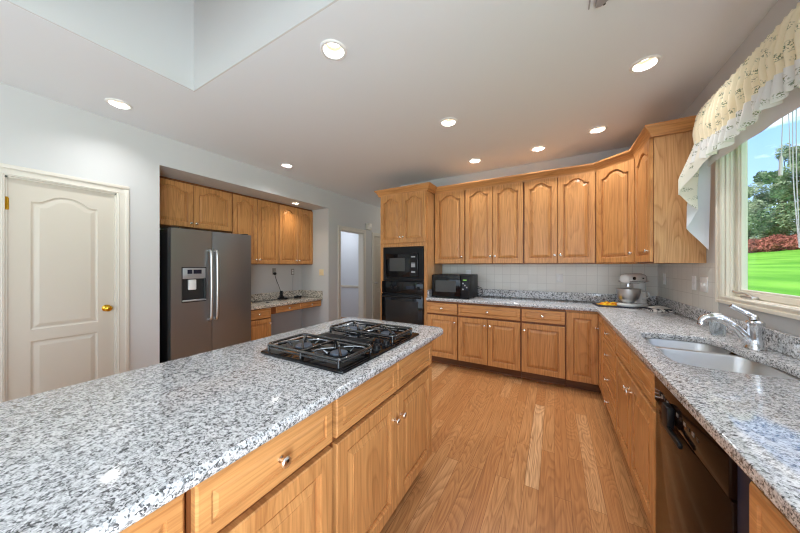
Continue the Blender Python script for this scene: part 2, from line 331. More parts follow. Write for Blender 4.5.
def smoothpath(pts, n=6):
    pts = [V(p) for p in pts]; out = []
    for i in range(len(pts)-1):
        p0, p1, p2, p3 = pts[max(i-1, 0)], pts[i], pts[i+1], pts[min(i+2, len(pts)-1)]
        for k in range(n):
            t = k/n
            out.append(0.5*((2*p1)+(p2-p0)*t+(2*p0-5*p1+4*p2-p3)*t*t+(3*p1-p0-3*p2+p3)*t**3))
    return out+[pts[-1]]
def chaikin(poly, k=2):
    for _ in range(k):
        q = []
        for i in range(len(poly)):
            a, b = poly[i], poly[(i+1) % len(poly)]
            q += [(a[0]*.75+b[0]*.25, a[1]*.75+b[1]*.25), (a[0]*.25+b[0]*.75, a[1]*.25+b[1]*.75)]
        poly = q
    return poly
def rrect(x0, x1, y0, y1, r, n=5):
    out = []
    for cx, cy, a in ((x1-r, y0+r, -PI/2), (x1-r, y1-r, 0), (x0+r, y1-r, PI/2), (x0+r, y0+r, PI)):
        for k in range(n+1): out.append((cx+r*math.cos(a+PI/2*k/n), cy+r*math.sin(a+PI/2*k/n)))
    return out
def cathedral(s):
    s = abs(s)
    return 0.0 if s > 0.84 else 0.5*(1+math.cos(PI*(s/0.84)**1.35))
def frame_loop(x0, x1, z0, z1, rise=0.0, n=26):
    """closed loop of (x, z): bottom-left, bottom-right, up, arched top to the left, down"""
    L = [(x0, z0), (x1, z0)]
    for k in range(n+1):
        x = x1+(x0-x1)*k/n
        L.append((x, z1+rise*cathedral((x-(x0+x1)/2)/((x1-x0)/2))))
    return L
RX = Matrix.Rotation(PI/2, 4, 'X')      # lathe axis z -> -y
KNOBP = [(0.0095, 0.0), (0.0095, 0.002), (0.005, 0.004), (0.0045, 0.013), (0.0125, 0.018), (0.017, 0.023), (0.016, 0.028), (0.008, 0.0315), (0.0005, 0.032)]
def knob(parent, x, z, y=-0.021, M=Matrix(), m=NICKEL):
    return MB().lathe(KNOBP, 16, M @ Matrix.Translation((x, y, z)) @ RX).build('knob', m, parent, ang=60)
T = 0.024
def door(parent, x0, x1, z0, z1, rise=0.0, kn=None, M=Matrix(), wood=None, fw=0.056, name='door', knobm=NICKEL):
    wood = wood or OAK
    mb = MB(); b = bmesh.new()
    top = z1-fw-rise
    hole = frame_loop(x0+fw, x1-fw, z0+fw, top, rise)
    outer = lambda d, y: [V((x, y, z)) for x, z in ((x0+d, z0+d), (x1-d, z0+d), (x1-d, z1-d), (x0+d, z1-d))]
    mb.loops([outer(0, -0.0005), outer(0, -T+0.004), outer(0.004, -T)], cap0=True, M=M)
    es = []
    for L in ([(x0+.004, z0+.004), (x1-.004, z0+.004), (x1-.004, z1-.004), (x0+.004, z1-.004)], hole):
        vs = [b.verts.new((p[0], -T, p[1])) for p in L]; es += [b.edges.new((vs[i], vs[(i+1) % len(vs)])) for i in range(len(vs))]
    bmesh.ops.triangle_fill(b, edges=es, use_beauty=True)
    for f in b.faces:
        if f.normal.y > 0: f.normal_flip()
    mb._merge(b, M)
    lp = lambda d, y: [V((x, y, z)) for x, z in frame_loop(x0+fw+d, x1-fw-d, z0+fw+d, top-d, rise)]
    mb.loops([lp(0, -T), lp(0.0015, -T+0.007), lp(0.005, -T+0.009), lp(0.006, -T+0.021)], M=M)
    o = mb.build(name, wood, parent, smooth=False)
    MB().loops([lp(0.006, -T+0.0205), lp(0.015, -T+0.0205), lp(0.017, -T+0.013), lp(0.042, -T+0.005), lp(0.0435, -T+0.002)], cap1=True, M=M).build('raised_panel', wood, o, smooth=False)
    if kn: knob(o, kn[0], kn[1], -T, M, knobm)
    return o
def drawer(parent, x0, x1, z0, z1, kn=True, M=Matrix(), groove=0.032, wood=None):
    outer = lambda d, y: [V((x, y, z)) for x, z in ((x0+d, z0+d), (x1-d, z0+d), (x1-d, z1-d), (x0+d, z1-d))]
    g = groove
    o = MB().loops([outer(0, -0.0005), outer(0, -T+0.005), outer(0.005, -T), outer(g, -T), outer(g+.002, -T+0.006), outer(g+.005, -T+.006), outer(g+.016, -T+.001)], cap0=True, cap1=True, M=M).build('drawer_front', wood or OAKH, parent, smooth=False)
    if kn: knob(o, (x0+x1)/2, (z0+z1)/2, -T, M)
    return o
def carcass(parent, w, depth, z0, z1, toe=True, M=Matrix()):
    t = 0.016; e = 0.0006
    mb = MB(); mb.box(e, t, 0.019, depth, z0, z1, M=M); mb.box(w-t, w-e, 0.019, depth, z0, z1, M=M)
    mb.box(t, w-t, depth-t, depth, z0, z1, M=M); mb.box(t, w-t, 0.019, depth-t, z0, z0+t, M=M)
    mb.build('carcass', OAK, parent)
    MB().box(e, w-e, 0.0, 0.019, z0, z1, M=M).build('face_frame', OAK_SHADE, parent)
    if toe:
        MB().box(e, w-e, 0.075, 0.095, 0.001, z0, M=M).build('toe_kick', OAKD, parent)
        MB().box(e, w-e, 0.062, 0.0745, 0.001, 0.020, 0.004, 2, M=M).build('shoe_moulding', OAK_SHADE, parent)
def cabinet(name, label, loc, rz, w, depth, z0, z1, fronts, toe=True, group=None, top=False, cat='cabinet'):
    o = thing(name, label, cat, loc, rz, group)
    carcass(o, w, depth, z0, z1, toe)
    if top: MB().box(0.017, w-0.017, 0.02, depth-0.017, z1-0.016, z1).build('top_panel', OAK, o)
    for f in fronts:
        if f[0] == 'door': door(o, *f[1:5], *(f[5:] if len(f) > 5 else ()))
        else: drawer(o, *f[1:5], *(f[5:] if len(f) > 5 else ()))
    return o

# ================================================================== the setting
XL, XW, YW, ZC = -3.65, 1.016, 4.092, 2.743
DOWN = [(-3.25, 0.84), (-1.237, 1.312), (0.54, 2.461), (-0.891, 2.517), (0.379, 3.405), (-0.171, 3.608), (-0.913, 3.609), (-3.221, 2.503)]
circ = lambda x, y, r, n=28: [(x+r*math.cos(2*PI*k/n), y+r*math.sin(2*PI*k/n)) for k in range(n)]
struct(MB().box(-6.2, 1.14, -3.8, 7.2, -0.05, 0.0).build('floor', FLOOR))
TX0, TX1, TY0, TY1 = -2.49, -0.60, 0.08, 1.07
struct(MB().prism([(-6.2, -3.8), (1.14, -3.8), (1.14, 7.2), (-6.2, 7.2)], ZC, ZC+0.13,
       holes=[[(TX0-.01, TY0-.01), (TX1+.01, TY0-.01), (TX1+.01, TY1+.01), (TX0-.01, TY1+.01)]]+[circ(x, y, 0.064) for x, y in DOWN]).build('ceiling', CEIL, smooth=False))
w = MB()
zt = 4.02
for a in ((TX0-.1, TX0, TY0-.1, TY1+.1), (TX1, TX1+.1, TY0-.1, TY1+.1), (TX0, TX1, TY0-.1, TY0), (TX0, TX1, TY1, TY1+.1)): w.box(*a, ZC+0.13, zt)
for a in ((TX0-.0098, TX0, TY0-.0098, TY1+.0098), (TX1, TX1+.0098, TY0-.0098, TY1+.0098), (TX0, TX1, TY0-.0098, TY0), (TX0, TX1, TY1, TY1+.0098)): w.box(*a, ZC, ZC+0.13)
w.box(TX0-.1, TX1+.1, TY0-.1, TY1+.1, zt, zt+.08)
struct(w.build('ceiling_tray', TRAY, smooth=False))
w = MB()
for y0, y1, z0 in ((-3.6, .316, 0), (.316, .926, 2.045), (.926, 1.253, 0), (1.253, 3.739, 2.427), (3.739, 4.06, 0), (4.06, 4.79, 2.065), (4.79, 5.20, 0), (5.20, 5.96, 2.045), (5.96, 7.1, 0)):
    w.box(XL-.12, XL, y0, y1, z0, ZC)
struct(w.build('wall_left', WALL, smooth=False))
ALX = -4.37
w = MB(); w.box(ALX-.1, ALX, 1.153, 3.839, 0, 2.427); w.box(ALX, XL-.12, 1.153, 1.253, 0, 2.427); w.box(ALX, XL-.12, 3.739, 3.839, 0, 2.427)
struct(w.build('wall_alcove', WALL, smooth=False))
ALC_LIGHT = (-3.86, 3.17)
struct(MB().prism([(ALX-.1, 1.153), (XL-.12, 1.153), (XL-.12, 3.839), (ALX-.1, 3.839)], 2.427, 2.56, holes=[circ(*ALC_LIGHT, 0.052)]).build('ceiling_alcove', WALL, smooth=False))
struct(MB().box(-2.33, 1.14, YW, YW+.12, 0, ZC).box(-2.33, -2.21, YW+.12, 7.1, 0, ZC).build('wall_back', WALL, smooth=False))
struct(MB().box(-3.77, -2.21, 7.1, 7.2, 0, ZC).build('wall_hall', WALLB, smooth=False))
w = MB()
for y0, y1, z0, z1 in ((-3.6, -2.0, 0, ZC), (-2.0, -.42, 2.1, ZC), (-.42, .70, 0, ZC), (.70, 2.722, 0, 1.118), (.70, 2.722, 2.32, ZC), (2.722, YW, 0, ZC)): w.box(XW, XW+.10, y0, y1, z0, z1)
struct(w.build('wall_right', WALL, smooth=False))
w = MB(); w.box(-3.77, -3.2, -3.72, -3.6, 0, ZC); w.box(.6, 1.14, -3.72, -3.6, 0, ZC); w.box(-3.2, .6, -3.72, -3.6, 0, .3); w.box(-3.2, .6, -3.72, -3.6, 2.4, ZC)
struct(w.build('wall_rear', WALL, smooth=False))
w = MB(); w.box(-6.1, -6.0, 3.76, 5.6, 0, ZC); w.box(-6.0, -3.77, 5.5, 5.6, 0, ZC); w.box(-6.0, -4.47, 3.76, 3.86, 0, ZC); w.box(-4.47, -3.77, 3.839, 3.86, 0, ZC)
struct(w.build('wall_side_room', plaster('pale_blue_wall_paint', (0.74, 0.77, 0.82)), smooth=False))
struct(MB().box(-6.0, -3.78, 5.475, 5.5, 0.79, 0.85, 0.006, 2).build('trim_1', TRIM))
# casings
def casing(name, y0, y1, ztop, wd):
    m = MB()
    for a, b in ((y0-wd, y0), (y1, y1+wd)):
        m.box(XL+.0005, XL+.014, a, b, 0.001, ztop, 0.002); o = (a, a+wd*.36) if a < y0 else (b-wd*.36, b)
        m.box(XL+.013, XL+.023, o[0], o[1], 0.001, ztop+wd*.63, 0.004, 2)
        i = (b-wd*.2, b-wd*.1) if a < y0 else (a+wd*.1, a+wd*.2); m.box(XL+.013, XL+.018, i[0], i[1], 0.001, ztop+wd*.09, 0.002)
    m.box(XL+.0005, XL+.014, y0-wd, y1+wd, ztop, ztop+wd, 0.002); m.box(XL+.013, XL+.023, y0-wd, y1+wd, ztop+wd*.64, ztop+wd, 0.004, 2)
    m.box(XL+.013, XL+.018, y0-wd*.2, y1+wd*.2, ztop+wd*.1, ztop+wd*.2, 0.002)
    # jamb lining of the opening
    m.box(XL-.12, XL, y0, y0+.012, 0.001, ztop); m.box(XL-.12, XL, y1-.012, y1, 0.001, ztop); m.box(XL-.12, XL, y0, y1, ztop-.012, ztop)
    return struct(m.build(name, TRIM))
casing('trim_2', .316, .926, 2.045, .086); casing('trim_3', 4.06, 4.79, 2.065, .078); casing('trim_4', 5.20, 5.96, 2.045, .078)
def house_door(name, y0, y1, zt, knob_y, rise, kn_m, hinge_y=None):
    o = bpy.data.objects.new(name, None); COL.objects.link(o); o.location = (XL-.012, y0, 0); o.rotation_euler = (0, 0, PI/2); struct(o)
    w_ = y1-y0; holes = [(0.12*w_/.61, w_-.12*w_/.61, .20, .746, 0.0), (0.12*w_/.61, w_-.12*w_/.61, .839, 1.872, rise)]
    x0, x1, z0, z1 = .003, w_-.003, .008, zt-.003
    mb = MB(); rect = lambda d, y: [V((x, y, z)) for x, z in ((x0+d, z0+d), (x1-d, z0+d), (x1-d, z1-d), (x0+d, z1-d))]
    mb.loops([rect(0, .038), rect(0, .002), rect(.002, 0)], cap0=True)
    b = bmesh.new(); es = []
    for L in [[(p.x, p.z) for p in rect(.002, 0)]]+[frame_loop(*h) for h in holes]:
        vs = [b.verts.new((p[0], 0, p[1])) for p in L]; es += [b.edges.new((vs[i], vs[(i+1) % len(vs)])) for i in range(len(vs))]
    bmesh.ops.triangle_fill(b, edges=es, use_beauty=True)
    for f in b.faces:
        if f.normal.y > 0: f.normal_flip()
    mb._merge(b); sl = mb.build('door_slab', DOORP, o, smooth=False)
    for h in holes:
        lp = lambda d, y: [V((x, y, z)) for x, z in frame_loop(h[0]+d, h[1]-d, h[2]+d, h[3]-d, h[4])]
        MB().loops([lp(0, 0), lp(.004, .004), lp(.012, .008), lp(.018, .008), lp(.042, .002), lp(.046, .0015)], cap1=True).build('door_panel', DOORP, sl, smooth=False)
    MB().lathe([(.032, 0), (.032, .004), (.026, .008), (.012, .012), (.011, .030), (.018, .036), (.027, .046), (.028, .056), (.020, .066), (.0005, .068)], 20, Matrix.Translation((knob_y-y0, 0, .958)) @ RX).build('door_knob', kn_m, o, ang=50)
    if hinge_y is not None:
        for hz in (1.835, .22):
            MB().box(.006, .020, -.003, -.0005, hz-.045, hz+.045, .0005).tube([(.008, -.009, hz-.050), (.008, -.009, hz+.050)], .0085, 10).build('hinge', BRASS, o)
        MB().box(w_+.002, w_+.010, -.014, -.0125, .94, .975).build('strike_plate', BLACKP, o)
    return o
house_door('door_1', .316, .926, 2.045, .862, .066, BRASS, True)
house_door('door_2', 5.20, 5.96, 2.045, 5.268, .06, STEEL)
for i, (y0, y1) in enumerate(((-3.6, .23), (1.012, 1.253), (3.739, 3.98), (4.868, 5.12), (6.04, 7.1))):
    struct(MB().box(XL+.0005, XL+.014, y0, y1, 0.001, .10, .003, 2).build('baseboard_left', TRIM))
struct(MB().box(-1.535, XW-.0005, YW-.007, YW-.0005, .90, 1.376).build('trim_5', TILE, smooth=False))
struct(MB().box(XW-.007, XW-.0005, 2.80, YW-.0075, .90, 1.376).build('trim_6', TILE, smooth=False))
# window over the sink (window_1)
def rail(m, y0, y1, z0, z1, x0, x1, fw, bev=.003):
    m.box(x0, x1, y0, y0+fw, z0, z1, bev); m.box(x0, x1, y1-fw, y1, z0, z1, bev); m.box(x0, x1, y0+fw, y1-fw, z0, z0+fw, bev); m.box(x0, x1, y0+fw, y1-fw, z1-fw, z1, bev)
win = bpy.data.objects.new('window_1', None); COL.objects.link(win); struct(win)
m = MB()   # picture-frame casing with stepped moulding, and jamb
for x0, x1, y0, y1, z0, z1 in ((XW-.018, XW-.0005, 2.72, 2.788, 1.10, 2.40), (XW-.026, XW-.017, 2.766, 2.788, 1.10, 2.40), (XW-.022, XW-.017, 2.724, 2.736, 1.14, 2.33),
                               (XW-.018, XW-.0005, .615, .70, 1.10, 2.40), (XW-.026, XW-.017, .615, .642, 1.10, 2.40), (XW-.018, XW-.0005, .70, 2.72, 2.32, 2.40), (XW-.026, XW-.017, .642, 2.766, 2.375, 2.40),
                               (XW-.018, XW-.0005, .70, 2.72, 1.10, 1.147), (XW-.026, XW-.017, .642, 2.766, 1.10, 1.122), (XW-.022, XW-.017, .70, 2.724, 1.134, 1.147)):
    m.box(x0, x1, y0, y1, z0, z1, .003, 2)
m.build('casing', VINYL, win)
m = MB(); m.box(XW, XW+.098, 2.708, 2.722, 1.147, 2.32, .001); m.box(XW+.016, XW+.030, 2.698, 2.709, 1.147, 2.32, .002); m.box(XW, XW+.098, .70, .714, 1.147, 2.32, .001); m.box(XW, XW+.098, .714, 2.708, 2.306, 2.32, .001); m.box(XW, XW+.098, .714, 2.708, 1.118, 1.15, .001)
m.build('jamb', VINYL, win)
for y0, y1 in ((1.70, 2.706), (.716, 1.66)):
    m = MB(); rail(m, y0, y1, 1.152, 2.304, XW+.040, XW+.080, .036); rail(m, y0+.036, y1-.036, 1.188, 2.268, XW+.048, XW+.072, .012, .002)
    s = m.build('sash', VINYL, win)
    MB().box(XW+.058, XW+.062, y0+.042, y1-.042, 1.194, 2.262).build('glass_pane', GLASS, s)
MB().box(XW+.03, XW+.098, 1.66, 1.70, 1.15, 2.306, .002).build('mullion', VINYL, win)
m = MB(); m.box(XW+.006, XW+.036, 2.45, 2.57, 1.1505, 1.168, .005, 2); m.build('crank_base', STEEL, win)
MB().tube(smoothpath([(XW+.028, 2.50, 1.164), (XW+.018, 2.55, 1.180), (XW+.012, 2.60, 1.178), (XW+.010, 2.645, 1.186)], 5), [.007]*14+[.009]*2, 8).build('crank_handle', STEEL, win)
# invented off-camera patio door and rear window, added to hold the fill lamps
pd = bpy.data.objects.new('added_patio_door', None); COL.objects.link(pd); struct(pd)
m = MB(); rail(m, -1.98, -1.21, .01, 2.09, XW+.03, XW+.09, .08); rail(m, -1.22, -.44, .01, 2.09, XW+.03, XW+.09, .08); m.build('door_frame', VINYL, pd)
MB().box(XW+.058, XW+.064, -1.90, -.52, .09, 2.01).build('glass_pane', GLASS, pd)
bw = bpy.data.objects.new('added_rear_window', None); COL.objects.link(bw); struct(bw)
m = MB()
for x0, x1 in ((-3.2, -1.94), (-1.93, -.67), (-.66, .6)): rail(m, 0, 0, 0, 0, 0, 0, 0) if False else [m.box(x0, x0+.06, -3.70, -3.62, .3, 2.4, .003), m.box(x1-.06, x1, -3.70, -3.62, .3, 2.4, .003), m.box(x0+.06, x1-.06, -3.70, -3.62, .3, .36, .003), m.box(x0+.06, x1-.06, -3.70, -3.62, 2.34, 2.4, .003)]
m.build('window_frame', VINYL, bw); MB().box(-3.14, .54, -3.662, -3.658, .36, 2.34).build('glass_pane', GLASS, bw)

# recessed downlights
DL = ['recessed ceiling light nearest the cream door on the left', 'large-looking recessed ceiling light above the cooktop island, beside the ceiling well', 'recessed ceiling light nearest the window and flowered valance',
      'recessed ceiling light in the middle of the ceiling, between the island and oven', 'recessed ceiling light just in front of the corner wall cabinet', 'recessed ceiling light before the middle of the back wall cabinets',
      'small-looking recessed ceiling light nearest the tall oven cabinet', 'recessed ceiling light in the ceiling in front of the refrigerator alcove', 'small recessed light in the alcove soffit over the desk cabinets']
for i, (x, y) in enumerate(DOWN+[ALC_LIGHT]):
    z, k = (ZC, 1.0) if i < 8 else (2.427, 0.8)
    t = thing('recessed_light', DL[i], 'ceiling light', (x, y, z), 0, 'recessed ceiling lights')
    MB().lathe([(.061*k, .001), (.0635*k, -.006), (.076*k, -.008), (.084*k, -.004), (.085*k, -.0005)], 40, cap0=False, cap1=False).build('trim_ring', WHITE, t)
    MB().lathe([(.0615*k, 0.0), (.050*k, .045), (.046*k, .062)], 40, cap0=False, cap1=False).build('baffle', BAFF, t)
    MB().lathe([(.0465*k, .058), (.044*k, .050), (.03*k, .047), (.0005, .046)], 32, cap0=False).build('lens', LENS, t)
    l = light('downlight_lamp', 'AREA', (x, y, z+.042), DOWN_W*(0.55 if i == 8 else 1), (1.0, 0.86, 0.66) if i == 8 else (0.97, 0.98, 1.0), shape='DISK', size=.084*k, spread=math.radians(128))

# ================================================================== cabinets along the back wall
YF = 3.498                    # face-frame plane of the base cabinets; doors stand 21 mm proud
G = 'base cabinets along the back wall'
ZB, ZD0, ZD1, ZR0, ZR1, ZT = .105, .117, .683, .707, .850, .8755
dep = YW-YF-.001
cabinet('base_cabinet', 'oak base cabinet with one drawer over one door, next to the tall oven cabinet', (-1.549, YF, 0), 0, .443, dep, ZB, ZT,
        [('drawer', .008, .435, ZR0, ZR1), ('door', .008, .435, ZD0, ZD1, 0, (.405, .605))], group=G)
cabinet('base_cabinet', 'wide oak base cabinet with one long drawer over two doors on the back wall', (-1.106, YF, 0), 0, .762, dep, ZB, ZT,
        [('drawer', .008, .754, ZR0, ZR1), ('door', .008, .379, ZD0, ZD1, 0, (.350, .605)), ('door', .384, .754, ZD0, ZD1, 0, (.413, .605))], group=G)
cabinet('base_cabinet', 'oak base cabinet with drawer over a wide door, left of the corner cabinet', (-.344, YF, 0), 0, .451, dep, ZB, ZT,
        [('drawer', .008, .443, ZR0, ZR1), ('door', .008, .443, ZD0, ZD1, 0, (.037, .605))], group=G)
XF = .419                     # face-frame plane of the run under the window
c = thing('corner_base_cabinet', 'oak corner base cabinet with a full-height door and no drawer on the back wall', 'cabinet', (.107, YF, 0))
MB().prism([(.001, .019), (.312, .019), (.312+.019, 0), (.312+.019, -.318), (.895, -.318), (.895, dep), (.001, dep)], ZB, ZT).build('carcass', OAK, c)
MB().box(.001, .312, 0, .0185, ZB, ZT).box(.312, .3305, -.318, .0185, ZB, ZT).build('face_frame', OAK, c)
MB().box(.001, .39, .075, .095, .001, ZB).box(.372, .392, -.318, .075, .001, ZB).build('toe_kick', OAKD, c)
door(c, .008, .288, ZD0, ZR1)
MS = Matrix.Translation((.312, 0, 0)) @ Matrix.Rotation(-PI/2, 4, 'Z')
door(c, .024, .310, ZD0, ZR1, 0, (.052, .706), MS)
# run under the window
G = 'base cabinets under the window'
RZ = -PI/2
dr = XW-XF-.001
yC = YF-.3185
cabinet('drawer_base_cabinet', 'oak base cabinet with a stack of four drawers near the corner', (XF, yC, 0), RZ, .615, dr, ZB, ZT,
        [('drawer', .008, .607, ZR0, ZR1), ('drawer', .008, .607, .498, .697), ('drawer', .008, .607, .290, .488), ('drawer', .008, .607, ZD0, .280)], group=G)
cabinet('sink_base_cabinet', 'oak sink base cabinet with two false drawer fronts over two doors', (XF, yC-.6155, 0), RZ, .915, dr, ZB, ZT,
        [('drawer', .008, .455, ZR0, ZR1, False), ('drawer', .460, .907, ZR0, ZR1, False), ('door', .008, .455, ZD0, ZD1, 0, (.425, .605)), ('door', .460, .907, ZD0, ZD1, 0, (.490, .605))], group=G)
cabinet('base_cabinet', 'oak base cabinet with drawer at the near right corner, beyond the dishwasher', (XF, .968, 0), RZ, .66, dr, ZB, ZT,
        [('drawer', .008, .652, ZR0, ZR1), ('door', .008, .328, ZD0, ZD1, 0, (.30, .605)), ('door', .333, .652, ZD0, ZD1, 0, (.36, .605))], group=G)
cabinet('base_cabinet', 'oak base cabinet at the very end of the window run', (XF, .307, 0), RZ, .60, dr, ZB, ZT,
        [('drawer', .008, .592, ZR0, ZR1), ('door', .008, .592, ZD0, ZD1, 0, (.56, .605))], group=G)
# dishwasher
yD = yC-.6155-.9155
d = thing('dishwasher', 'glossy black built-in dishwasher under the window countertop', 'dishwasher', (XF, yD, 0), RZ)
MB().box(.004, .612, .012, dr-.01, .10, .868).build('tub', BLACKP, d)
MB().box(.004, .612, -.020, .011, .115, .742, .004, 2).build('door', DWB, d)
cp = MB().box(.004, .612, -.026, .011, .748, .866, .006, 2).build('control_panel', DWB, d)
for k in range(4): MB().box(.075+k*.030, .092+k*.030, -.0275, -.0255, .800, .812).build('button', MARK if k % 2 else BLACKP, cp)
for k in range(6): MB().box(.265+k*.033, .280+k*.033, -.0275, -.0255, .798, .810).build('button', MARK if k % 2 == 0 else BLACKP, cp)
MB().box(.19, .25, -.050, -.026, .735, .815, .006, 2).box(.19, .36, -.050, -.036, .722, .742, .005, 2).build('latch_handle', BLACKP, d)
MB().box(.614, .675, -.012, .02, .10, .868, .002).build('filler_strip', NAVY, d)
MB().box(.004, .675, .06, .09, .002, .10).build('toe_kick', BLACKP, d)

# ------------------------------------------------------------------ tall oven cabinet
TXL, TW = -2.331, .779
o = thing('tall_oven_cabinet', 'tall oak cabinet housing the black built-in microwave and wall oven', 'cabinet', (TXL, YF, 0))
t_ = .018
MB().box(0, t_, .019, dep, .105, 2.44).box(TW-t_, TW, .019, dep, .105, 2.44).box(t_, TW-t_, dep-t_, dep, .105, 2.44).box(t_, TW-t_, .019, dep-t_, 2.42, 2.44).box(t_, TW-t_, .019, dep-t_, 1.645, 1.663).box(t_, TW-t_, .019, dep-t_, .415, .433).build('carcass', OAKI, o)
MB().box(0, .05, 0, .019, .105, 2.44).box(TW-.045, TW, 0, .019, .105, 2.44).box(.05, TW-.045, 0, .019, 1.636, 1.69).box(.05, TW-.045, 0, .019, 2.40, 2.44).box(.05, TW-.045, 0, .019, .36, .433).box(.05, TW-.045, 0, .019, .105, .13).build('face_frame', OAK, o)
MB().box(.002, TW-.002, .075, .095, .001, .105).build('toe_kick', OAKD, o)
door(o, .012, .386, 1.69, 2.415, .055, (.362, 1.775)); door(o, .391, .766, 1.69, 2.415, .055, (.415, 1.775))
drawer(o, .012, .766, .125, .36)
def sweep(mb, path, prof):
    """mouldings: path in plan, outward to the right of travel; prof = (out, z)"""
    n = len(path); Ls = []
    for i, p in enumerate(path):
        p = V((p[0], p[1])); d0 = (p-V(path[i-1])).normalized() if i > 0 else None; d1 = (V(path[i+1])-p).normalized() if i < n-1 else None
        n0 = V((d0.y, -d0.x)) if d0 else None; n1 = V((d1.y, -d1.x)) if d1 else None
        if n0 is None: nn = n1
        elif n1 is None: nn = n0
        else: nn = (n0+n1).normalized(); nn = nn/max(.2, nn.dot(n0))
        Ls.append([V((p.x+nn.x*a, p.y+nn.y*a, z)) for a, z in prof])
    return mb.loops(Ls, True, True)
CROWN = [(0.001, 2.410), (0.024, 2.410), (0.028, 2.428), (0.034, 2.436), (0.046, 2.462), (0.066, 2.478), (0.070, 2.486), (0.070, 2.500), (0.001, 2.500)]
sweep(MB(), [(0, dep-.01), (0, 0), (TW, 0), (TW, .262)], CROWN).build('crown_moulding', OAKH, o)
# built-in microwave and wall oven
mw = thing('built_in_microwave', 'black built-in microwave with trim frame, above the wall oven', 'microwave', (TXL, YF, 0))
MB().box(.056, .729, -.012, -.0005, 1.132, 1.632, .003).box(.085, .70, .0, .42, 1.17, 1.60).build('trim_frame', BLACKP, mw)
MB().box(.115, .655, -.034, -.0125, 1.195, 1.535, .006, 2).build('door', BLACK, mw)
MB().box(.185, .445, -.0365, -.0345, 1.275, 1.468, .001).build('window', SCREEN, mw)
cpn = MB().box(.525, .645, -.038, -.0345, 1.205, 1.527, .002).build('control_panel', BLACKP, mw)
MB().box(.548, .612, -.040, -.0385, 1.475, 1.492).build('display', GREYP, cpn)
for z0, z1 in ((1.335, 1.385), (1.390, 1.398), (1.255, 1.280)): MB().box(.550, .612, -.040, -.0385, z0, z1).build('button_row', GREYP, cpn)
MB().box(.12, .66, -.026, -.0125, 1.168, 1.184, .002).build('lower_grille', BLACK, mw)
ov = thing('wall_oven', 'black built-in wall oven below the built-in microwave', 'oven', (TXL, YF, 0))
MB().box(.050, .731, -.022, -.0005, .44, 1.128, .003).box(.085, .70, .0, .52, .45, 1.12).build('body', BLACKP, ov)
cpn = MB().box(.046, .735, -.034, -.0225, .955, 1.124, .004, 2).build('control_panel', BLACK, ov)
MB().box(.46, .60, -.036, -.0345, 1.02, 1.065).build('display', LCD, cpn)
for kx in (.215, .30, .60): MB().lathe([(.024, 0), (.022, .018), (.008, .022), (.0005, .022)], 20, Matrix.Translation((kx if kx < .5 else .66, -.034, 1.035)) @ RX).build('knob', BLACKP, cpn)
dd = MB().box(.046, .735, -.046, -.0225, .455, .940, .006, 2).build('oven_door', BLACK, ov)
MB().box(.12, .66, -.0485, -.0465, .54, .85, .001).build('door_window', DARKG, dd)
MB().tube([(.075, -.085, .905), (.706, -.085, .905)], .011, 12).box(.08, .10, -.085, -.046, .897, .913).box(.68, .70, -.085, -.046, .897, .913).build('door_handle', BLACKP, dd)

# ------------------------------------------------------------------ upper cabinets
YU = 3.767; du = YW-YU-.0015
ZU0, ZU1 = 1.377, 2.44
G = 'oak wall cabinets along the back wall'
UD = (1.388, 2.424)
def upper(label, x0, w, fronts): return cabinet('wall_cabinet', label, (x0, YU, 0), 0, w, du, ZU0, ZU1, fronts, toe=False, group=G, top=True)
upper('single-door oak wall cabinet next to the tall oven cabinet', -1.549, .459, [('door', .012, .451, *UD, .060, (.420, 1.482))])
upper('two-door oak wall cabinet in the middle of the back wall', -1.0895, .751, [('door', .008, .372, *UD, .056, (.345, 1.482)), ('door', .377, .743, *UD, .056, (.404, 1.482))])
upper('two-door oak wall cabinet left of the diagonal corner cabinet', -.338, .743, [('door', .008, .365, *UD, .056, (.338, 1.482)), ('door', .370, .735, *UD, .056, (.397, 1.482))])
A, B = V((.406, YU)), V((.711, 3.482))
cc = thing('corner_wall_cabinet', 'diagonal oak corner wall cabinet with a single arched door', 'cabinet', (A.x, A.y, 0))
rel = lambda x, y: (x-A.x, y-A.y)
MB().prism([rel(A.x+.0005, YW-.008), rel(A.x+.0005, A.y+.010), rel(A.x+.012, A.y+.002), rel(B.x-.002, B.y+.012), rel(B.x+.010, B.y+.001), rel(XW-.008, B.y+.001), rel(XW-.008, YW-.008)], ZU0, ZU1).build('carcass', OAK, cc)
ang = math.atan2(B.y-A.y, B.x-A.x); Ld = (B-A).length
MD = Matrix.Rotation(ang, 4, 'Z')
MB().box(.004, Ld-.004, 0.002, .015, ZU0, ZU1, M=MD).build('face_frame', OAK, cc)
door(cc, .018, Ld-.014, *UD, .060, (Ld-.046, 1.482), MD)
rc = cabinet('wall_cabinet', 'oak wall cabinet beside the window, with a broad bare end panel facing the camera', (.711, 3.481, 0), RZ, .494, XW-.711-.0015, ZU0, ZU1,
             [('door', .012, .482, *UD, .060, (.452, 1.482))], toe=False, top=True)
MB().box(.4942, .4985, .0, XW-.711-.002, ZU0, ZU1).build('end_panel', OAKI, rc)
cm = sweep(MB(), [(-1.550, YU), (A.x, YU), (B.x, B.y), (B.x, 2.982), (XW-.001, 2.982)], CROWN).build('crown_moulding', OAKH)
tag(cm, 'oak crown moulding running along the top of the back and corner wall cabinets', 'moulding')

